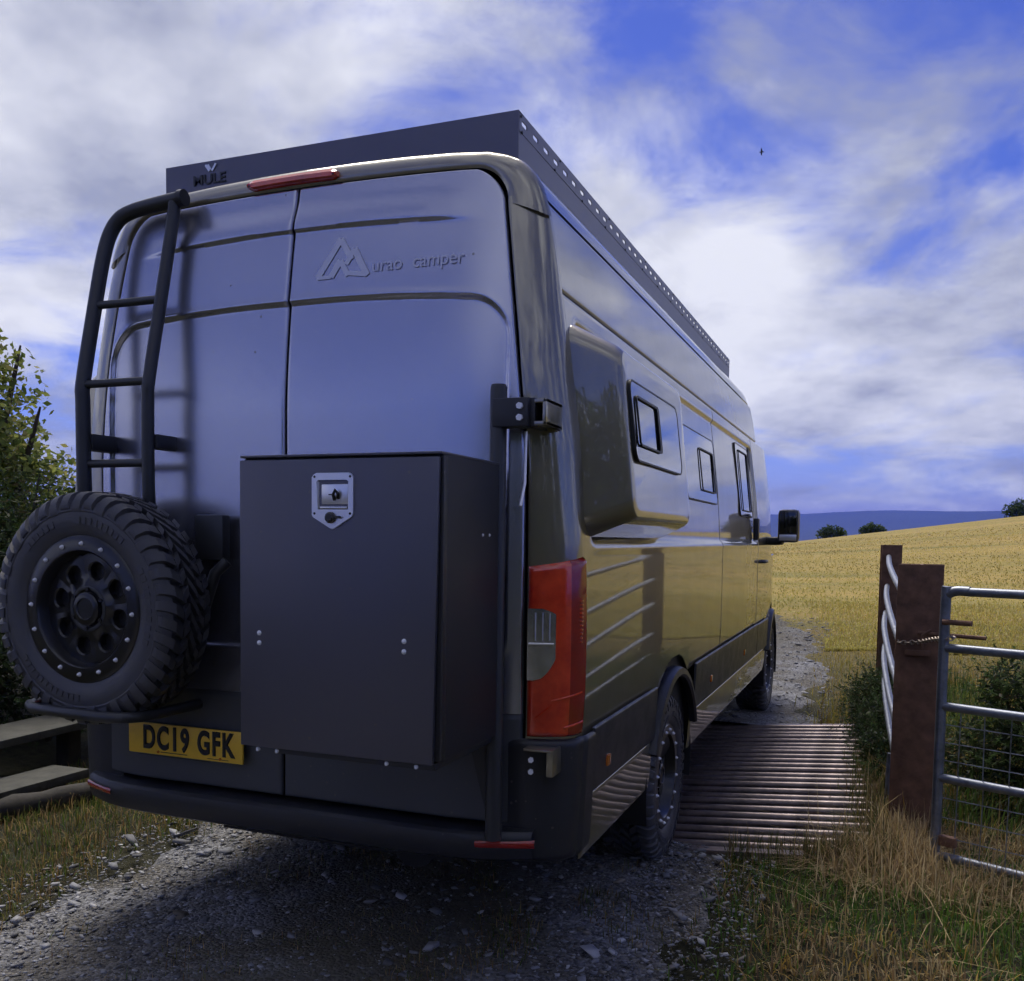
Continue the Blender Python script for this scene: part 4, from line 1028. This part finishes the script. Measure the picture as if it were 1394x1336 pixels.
def ground_cover():
    # left verge
    n = 24000; x = RNG.uniform(-2.6, -.95, n); y = RNG.uniform(-1.3, 2.6, n); k = noise2(x, y, 2.2); edge = -1.27+.12*np.sin(y*2.1-3)+.06*np.sin(y*5.7+1)+.12*k
    keep = (x < edge+.09*RNG.normal(0, 1, n)) & (RNG.random(n) < .85+.5*k); x, y = x[keep], y[keep]; n = len(x)
    P = np.stack([x, y, T(x, y)], 1); c = pick(n, [GREEN, OLIVE, STRAW, BROWN], [3, 4, 3, 1.5])
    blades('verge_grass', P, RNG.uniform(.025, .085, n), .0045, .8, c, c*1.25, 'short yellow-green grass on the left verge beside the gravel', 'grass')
    # weeds in the middle of the track
    n = 16000; x = RNG.normal(.30, .42, n); y = RNG.uniform(-1.4, 1.5, n); k = noise2(x, y, 3.1); keep = (k > -.05+.25*RNG.random(n)) & (np.abs(x) < 1.3); x, y = x[keep], y[keep]; n = len(x)
    P = np.stack([x, y, T(x, y)+.02], 1); c = pick(n, [GREEN, OLIVE, STRAW, BROWN], [1.5, 3, 2, 2])
    blades('track_weeds', P, RNG.uniform(.015, .06, n), .0035, .9, c, c*1.2, 'sparse weeds in the middle of the gravel track', 'weeds')
    # right verge: short green and brown
    n = 42000; x = RNG.uniform(1.25, 4.2, n); y = RNG.uniform(-1.6, 2.6, n); k = noise2(x, y, 1.7); keep = (x > np.where(y > 1.75, 1.95, 1.36+.10*np.sin(y*3))+.11*RNG.normal(0, 1, n)); x, y, k = x[keep], y[keep], k[keep]; n = len(x)
    P = np.stack([x, y, T(x, y)], 1)
    g = (k+.22*RNG.normal(0, 1, n)) > -.14
    c = np.where(g[:, None], pick(n, [(.10, .19, .03), OLIVE, (.06, .13, .025)], [3, 2, 2]), pick(n, [(.46, .36, .18), (.26, .17, .08), GOLD], [3, 3, 1]))
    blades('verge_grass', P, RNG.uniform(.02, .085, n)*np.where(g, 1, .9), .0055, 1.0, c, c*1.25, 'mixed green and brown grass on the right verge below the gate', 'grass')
    # long dead grass round the post
    n = 9000; t = RNG.random(n)
    x = np.where(t < .6, RNG.normal(1.93, .20, n), RNG.normal(2.25, .35, n)); y = np.where(t < .6, RNG.normal(2.0, .24, n), RNG.normal(1.75, .22, n)); keep = (x > 1.66+.25*(y > 1.85)) & (y < 2.75) & (y > 1.1) & ~((x > 2.15) & (y > 1.65)); x, y = x[keep], y[keep]; n = len(x)
    P = np.stack([x, y, T(x, y)], 1); c = pick(n, [(.52, .42, .24), (.34, .24, .12), (.44, .33, .17), (.18, .13, .07)], [2.5, 3, 3, 2])
    blades('dead_grass', P, RNG.uniform(.05, .20, n), .0045, 1.3, c, c*1.4, 'long dead brown grass tangled round the foot of the broad post', 'grass')
    n = 22000; x = RNG.uniform(2.0, 6.5, n); y = RNG.uniform(2.4, 8, n); P = np.stack([x, y, T(x, y)], 1); k = noise2(x, y, 1.1)
    c = np.where((k > .0)[:, None], pick(n, [GREEN, OLIVE, (.05, .09, .02)], [3, 2, 2]), pick(n, [STRAW, GOLD, OLIVE], [2, 2, 2]))
    blades('rough_grass', P, RNG.uniform(.06, .30, n), .007, .8, c, c*1.3, 'rough long grass behind the gate and round the gorse', 'grass')
    n = 9000; t = RNG.random(n) < .7; x = np.where(t, RNG.normal(1.90, .07, n), RNG.uniform(1.25, 2.0, n)); y = np.where(t, RNG.uniform(1.8, 5.3, n), RNG.normal(1.78, .07, n)); keep = t | (RNG.random(n) < .25+.7*(x > 1.6)); x, y = x[keep], y[keep]; n = len(x)
    P = np.stack([x, y, T(x, y)-.01], 1); c = pick(n, [(.07, .09, .03), OLIVE, (.30, .22, .11), (.14, .10, .05)], [3, 2, 2, 2])
    blades('edge_grass', P, RNG.uniform(.05, .19, n), .005, 1.0, c, c*1.3, 'ragged grass growing over the right edge of the cattle grid', 'grass')
    # long single stalks
    n = 120; x = RNG.uniform(1.6, 2.8, n); y = RNG.uniform(.6, 2.2, n); P = np.stack([x, y, T(x, y)], 1); c = pick(n, [STRAW, (.45, .36, .18)], [1, 1])
    blades('dry_stalks', P, RNG.uniform(.2, .5, n), .004, 1.0, c, c*1.2, 'long pale dry stalks leaning over the right verge', 'grass')
    # verge beside the far track, then the field
    n = 40000; y = 5.2 + 12*RNG.random(n)**1.4; x = RNG.uniform(-2, 6.5, n); xr = .03-np.where(y > 5.5, .006*(y-5.5)**2, 0)+1.5
    keep = x > xr-.12+.10*RNG.normal(0, 1, n); x, y = x[keep], y[keep]; n = len(x); P = np.stack([x, y, T(x, y)], 1)
    far = np.clip((y-7)/5+.3*RNG.normal(0, 1, n), 0, 1)[:, None]
    c = pick(n, [(.24, .22, .04), (.32, .25, .06), BROWN, STRAW], [3, 3, 1, 1])*(1-far) + far*pick(n, [(.46, .36, .07), (.32, .30, .06), (.54, .40, .10)], [3, 2, 2])
    blades('verge_grass', P, RNG.uniform(.03, .10, n)*(1+.5*(y < 7)), .007, .9, c, c*1.3, 'tufty grass at the field edge beyond the cattle grid', 'grass')
    n = 42000; r = 13+62*RNG.random(n)**2.6; az = R(-13)+R(29)*RNG.random(n); x = CAM_POS[0]+r*np.sin(az); y = CAM_POS[1]+r*np.cos(az)
    k = noise2(x*.35, y, .25); xr = .03-.006*(y-5.5)**2+1.35; keep = (x > xr) | (y > 14.5+.8*RNG.normal(0, 1, n)); x, y, r, k = x[keep], y[keep], r[keep], k[keep]; n = len(x)
    P = np.stack([x, y, T(x, y)], 1); yy = np.clip((y-12)/40, 0, 1)[:, None]; c = (np.array([.44, .39, .11])*(1-yy)+np.array([.54, .42, .14])*yy)*RNG.uniform(.92, 1.08, (n, 1))*(1+.5*k[:, None])
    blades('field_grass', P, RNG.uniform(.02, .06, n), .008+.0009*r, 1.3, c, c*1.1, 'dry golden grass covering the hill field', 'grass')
ground_cover()

def stones():
    n = 32000; x = RNG.uniform(-1.5, 1.5, n); y = RNG.uniform(-1.5, 1.85, n)
    w = np.exp(-((x+.85)/.45)**2)+np.exp(-((x-1.05)/.40)**2)+.25; keep = RNG.random(n) < w/1.2; x, y = x[keep], y[keep]
    x2 = RNG.uniform(-.5, 1.75, 5000); y2 = RNG.uniform(5.3, 14, 5000); xr = .03-np.where(y2 > 5.5, .006*(y2-5.5)**2, 0); kk = np.abs(x2-xr) < 1.45; x = np.concatenate([x, x2[kk]]); y = np.concatenate([y, y2[kk]]); n = len(x); big = (RNG.random(n) < .008) & (np.abs(x) < 1.25)
    s = np.minimum(.0036*np.exp(RNG.normal(0, .60, n)), .024)*np.where(y > 4, 1.5, 1)*np.where(big, 2.6, 1)
    cube = np.array([(a, b, c) for a in (-1, 1) for b in (-1, 1) for c in (-1, 1)], np.float32)
    V = cube[None]*RNG.uniform(.45, 1.0, (n, 8, 1)) * np.stack([s*RNG.uniform(.8, 1.9, n), s*RNG.uniform(.7, 1.2, n), s*RNG.uniform(.22, .5, n)*np.where(big, .5, 1)], 1)[:, None]
    a = RNG.uniform(0, 2*np.pi, n); ca, sa = np.cos(a)[:, None], np.sin(a)[:, None]
    X = V[:, :, 0]*ca-V[:, :, 1]*sa; Y = V[:, :, 0]*sa+V[:, :, 1]*ca; t = RNG.normal(0, .25, n)[:, None]
    Z = V[:, :, 2]+X*t
    hump = np.where(y < 3, .025*np.exp(-((x-.1)/.35)**2), 0)
    base = T(x, y)+.018+.012*np.sin(x*4+y*1.1)*np.sin(y*2.3+x)+hump+s*.18
    V = np.stack([X+x[:, None], Y+y[:, None], Z+base[:, None]], -1)
    F = np.array([(0, 1, 3, 2), (4, 6, 7, 5), (0, 4, 5, 1), (2, 3, 7, 6), (0, 2, 6, 4), (1, 5, 7, 3)]); Q = (np.arange(n)[:, None, None]*8+F[None]).reshape(-1, 4)
    c = pick(n, [(.13, .132, .14), (.20, .205, .22), (.28, .285, .30), (.42, .42, .43), (.18, .16, .13)], [3, 4, 2.5, .8, 1.4])
    C = np.repeat(c[:, None], 8, 1).reshape(-1, 3)
    tag(npmesh('gravel', V.reshape(-1, 3), Q, 'stone', None, C, smooth=False), 'loose slate chippings scattered over the track', 'gravel', kind='stuff')
stones()

def leaf_cloud(C, size, aspect, col, nrm_bias=0):
    n = len(C); d = RNG.normal(0, 1, (n, 3)); d /= np.linalg.norm(d, axis=1, keepdims=True); d[:, 2] = d[:, 2]*.7+nrm_bias
    d /= np.linalg.norm(d, axis=1, keepdims=True)
    e = RNG.normal(0, 1, (n, 3)); e -= d*(e*d).sum(1, keepdims=True); e /= np.linalg.norm(e, axis=1, keepdims=True)
    s = np.broadcast_to(size, n)[:, None]*RNG.uniform(.7, 1.3, (n, 1))
    V = np.stack([C-d*s, C+e*s*aspect, C+d*s, C-e*s*aspect], 1)
    return V.reshape(-1, 3), (np.arange(n)[:, None]*4+np.arange(4)[None]), np.repeat(col[:, None], 4, 1).reshape(-1, 3)
def bush(name, loc, lobes, n, leaf, aspect, cols, w, label, cat, group=None, stems=7, stem_r=.02, spiky=0):
    root = empty(name, loc); tag(root, label, cat, group)
    lobes = np.array(lobes, float); vol = lobes[:, 3]**2; idx = RNG.choice(len(lobes), n, p=vol/vol.sum())
    d = RNG.normal(0, 1, (n, 3)); d /= np.linalg.norm(d, axis=1, keepdims=True)
    # clumped shell
    rr = RNG.random(n)**.45
    clump = np.array([mnoise.noise(tuple(v*2.6+i*3.1)) for v, i in zip(d, idx)])
    keepm = (clump+.30*RNG.normal(0, 1, n)) > -.12
    C = lobes[idx, :3] + d*(lobes[idx, 3]*rr*(1+.35*clump))[:, None]*np.array([1, 1, lobes[0, 4] if lobes.shape[1] > 4 else 1])
    keepm &= C[:, 2] > .0
    C = C[keepm]; cl = clump[keepm]; n = len(C)
    if spiky:
        # sprigs: needles along short shoots
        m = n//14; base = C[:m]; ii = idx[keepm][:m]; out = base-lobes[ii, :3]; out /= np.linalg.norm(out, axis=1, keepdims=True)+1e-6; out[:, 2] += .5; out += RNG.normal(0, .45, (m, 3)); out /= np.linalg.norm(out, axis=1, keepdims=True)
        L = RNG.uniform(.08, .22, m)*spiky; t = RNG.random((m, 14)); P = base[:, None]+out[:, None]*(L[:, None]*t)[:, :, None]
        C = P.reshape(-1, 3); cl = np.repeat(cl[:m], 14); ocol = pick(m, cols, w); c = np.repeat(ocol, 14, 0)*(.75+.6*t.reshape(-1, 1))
        n = len(C)
    else: c = pick(n, cols, w)
    c = c*(1+.25*cl[:, None])
    V, Q, CC = leaf_cloud(C, leaf, aspect, c, .2)
    if spiky:                                      # dark leaf mass inside, added for occlusion
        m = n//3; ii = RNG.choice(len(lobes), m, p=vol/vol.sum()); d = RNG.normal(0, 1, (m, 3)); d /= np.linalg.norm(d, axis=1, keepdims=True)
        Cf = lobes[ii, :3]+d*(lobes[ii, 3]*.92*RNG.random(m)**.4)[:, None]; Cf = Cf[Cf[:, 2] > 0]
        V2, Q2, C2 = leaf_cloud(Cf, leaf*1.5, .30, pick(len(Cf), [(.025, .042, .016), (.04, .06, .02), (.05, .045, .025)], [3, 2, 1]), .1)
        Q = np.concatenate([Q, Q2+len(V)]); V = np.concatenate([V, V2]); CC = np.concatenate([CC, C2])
    npmesh('crown', V, Q, 'leaf', root, CC, smooth=False)
    t = MB()
    for k in range(stems):
        lb = lobes[k % len(lobes)]; e = Vector(lb[:3])+Vector(RNG.normal(0, .25, 3))*float(lb[3]); s = Vector((RNG.normal(0, .06), RNG.normal(0, .06), -.05)); mid = (s+e)/2+Vector(RNG.normal(0, .1, 3))*float(lb[3])
        pts = smooth_path([s, mid, e, e+(e-mid)*.35]); q = len(pts); t.tube(pts, [stem_r*(1-.85*i/(q-1)) for i in range(q)], 7)
    t.build('trunk' if cat == 'tree' else 'stem', 'bark', root)
    return root
GORSE = [(.035, .065, .022), (.055, .095, .03), (.09, .13, .045), (.03, .045, .018)]
HAW = [(.16, .20, .045), (.24, .27, .07), (.09, .13, .035), (.32, .30, .10)]
def plants():
    z = lambda x, y: float(T(x, y))
    # left hedge
    bush('hawthorn_tree', (-5.0, 2.75, z(-5, 2.75)), [(0, 0, 1.35, .95), (-.5, -.2, 1.9, .8), (.55, .1, 1.35, .6), (.45, -.1, 1.75, .42), (.1, .2, 2.15, .5), (.35, 0, 2.5, .28), (-.5, -.8, 1.3, .8), (.75, .0, 1.75, .22)], 30000, .030, .6, HAW, [3, 3, 2, 1], 'small leafy hawthorn tree with sunlit top at the left edge', 'tree', stems=12, stem_r=.05)
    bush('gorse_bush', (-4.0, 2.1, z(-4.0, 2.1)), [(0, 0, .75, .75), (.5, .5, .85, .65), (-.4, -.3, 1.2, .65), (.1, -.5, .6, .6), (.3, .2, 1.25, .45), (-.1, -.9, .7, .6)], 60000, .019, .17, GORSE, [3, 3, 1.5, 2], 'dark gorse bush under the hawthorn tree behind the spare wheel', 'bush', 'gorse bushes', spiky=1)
    bush('gorse_bush', (-3.2, 1.9, z(-3.2, 1.9)), [(0, 0, .42, .48), (.35, .35, .42, .42), (-.35, -.5, .45, .45), (-.25, -1.0, .4, .45), (.05, .3, .75, .35), (-.3, -.4, .8, .35)], 50000, .018, .17, GORSE, [3, 3, 1, 3], 'low dark gorse bush behind the weathered step boards', 'bush', 'gorse bushes', spiky=1)
    bush('gorse_bush', (-2.9, 3.6, z(-2.9, 3.6)), [(0, 0, .5, .6), (.4, .8, .5, .55)], 9000, .018, .17, GORSE, [3, 3, 1, 3], 'gorse bush farther along the hedge, mostly behind the van', 'bush', 'gorse bushes', spiky=1)
    # right of the gate
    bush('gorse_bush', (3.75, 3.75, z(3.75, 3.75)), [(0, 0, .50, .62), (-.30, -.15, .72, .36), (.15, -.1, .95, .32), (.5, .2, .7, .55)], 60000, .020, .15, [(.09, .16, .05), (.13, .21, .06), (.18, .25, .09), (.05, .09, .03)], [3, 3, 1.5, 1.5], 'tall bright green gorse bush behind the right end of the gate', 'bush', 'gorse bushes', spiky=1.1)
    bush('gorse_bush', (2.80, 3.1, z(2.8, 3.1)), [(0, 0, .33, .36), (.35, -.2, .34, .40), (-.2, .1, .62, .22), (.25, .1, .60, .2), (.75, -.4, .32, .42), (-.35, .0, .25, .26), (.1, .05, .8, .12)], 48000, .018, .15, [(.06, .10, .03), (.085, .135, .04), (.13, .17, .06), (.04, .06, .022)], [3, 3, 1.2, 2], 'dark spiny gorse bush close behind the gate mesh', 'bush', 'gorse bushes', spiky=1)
    bush('gorse_bush', (1.88, 4.25, .0), [(.04, 0, .20, .20), (.02, .55, .26, .24), (.05, -.55, .16, .16), (.02, .95, .3, .24), (.08, -.95, .12, .12)], 32000, .014, .17, GORSE, [3, 3, .8, 3], 'low dark gorse growing through the bent pipe rails', 'bush', 'gorse bushes', spiky=.8)
    # the hedge on the right behind the viewpoint, mirrored in the van's pillar and flare
    bush('hedge_tree', (4.2, -12.5, 0), [(0, 0, 1.7, 1.8), (2.2, .8, 1.6, 1.7), (-2.0, -.4, 1.7, 1.7), (4.2, 2.2, 1.6, 1.7), (-4.0, -.8, 1.7, 1.7), (.5, .3, 3.4, 1.3), (2.6, 1.4, 3.2, 1.3), (-1.8, -.4, 3.5, 1.4), (-3.6, -.7, 3.3, 1.3), (5.8, 3.6, 1.7, 1.6), (5.0, 3.2, 3.2, 1.2)], 36000, .12, .5, GORSE, [3, 3, 1, 3], 'tall dark hedge trees behind the viewpoint, mirrored in the bronze paint', 'tree', stems=10, stem_r=.09)
    # on the skyline
    for x, y, s, lab in ((-2.9, 96, .85, 'rounded dark bush on the skyline nearest the door mirror'), (.75, 97, .75, 'smaller dark bush on the skyline left of the posts'), (13.2, 95, 1.0, 'dark bush on the skyline at the right edge')):
        bush('skyline_bush', (x, y, z(x, y)-.2), [(0, 0, .9*s, .95*s), (.9*s, .2, .8*s, .75*s), (-.8*s, 0, .75*s, .7*s)], 2600, .13, .5, [(.05, .085, .03), (.08, .12, .04), (.03, .055, .02)], [3, 2, 2], lab, 'bush', 'bushes on the skyline', stems=4, stem_r=.06)
plants()
def bird():
    b = MB(); p = Vector((-5.6, 56.8, 24.3))
    b.tube([p+Vector((-.22, .0, -.02)), p+Vector((-.08, 0, .02)), p+Vector((.12, 0, .01)), p+Vector((.26, 0, -.02))], [.02, .07, .06, .015], 8)
    for s in (1, -1):
        b.add([p+Vector((.10, 0, .03)), p+Vector((-.06, 0, .03)), p+Vector((-.08, -s*.05, .20*s+.05)), p+Vector((.02, -s*.08, .38*s+.02))], [(0, 1, 2, 3)])
    b.v = [tuple(p+(Vector(v)-p)*.6) for v in b.v]; o = b.build('bird', 'ink'); tag(o, 'tiny dark bird flying high in the clouds on the right', 'bird')
bird()

# ------------------------------------------------------------------ air between here and the hills
def haze():
    b = MB(); b.box(-9000, 9000, -9000, 9000, -16, 170); m = bpy.data.materials.new('hazemat'); m.use_nodes = True; nt = m.node_tree
    for n in list(nt.nodes): nt.nodes.remove(n)
    out = nt.nodes.new('ShaderNodeOutputMaterial'); v = nt.nodes.new('ShaderNodeVolumePrincipled'); v.inputs['Color'].default_value = (.10, .20, 1.0, 1); v.inputs['Density'].default_value = 2e-4; v.inputs['Anisotropy'].default_value = .2
    nt.links.new(v.outputs[0], out.inputs['Volume']); MATS['hazemat'] = m
    tag(b.build('haze', 'hazemat', smooth=False), 'thin blue haze in the air over the whole view', 'haze', kind='stuff')
haze()
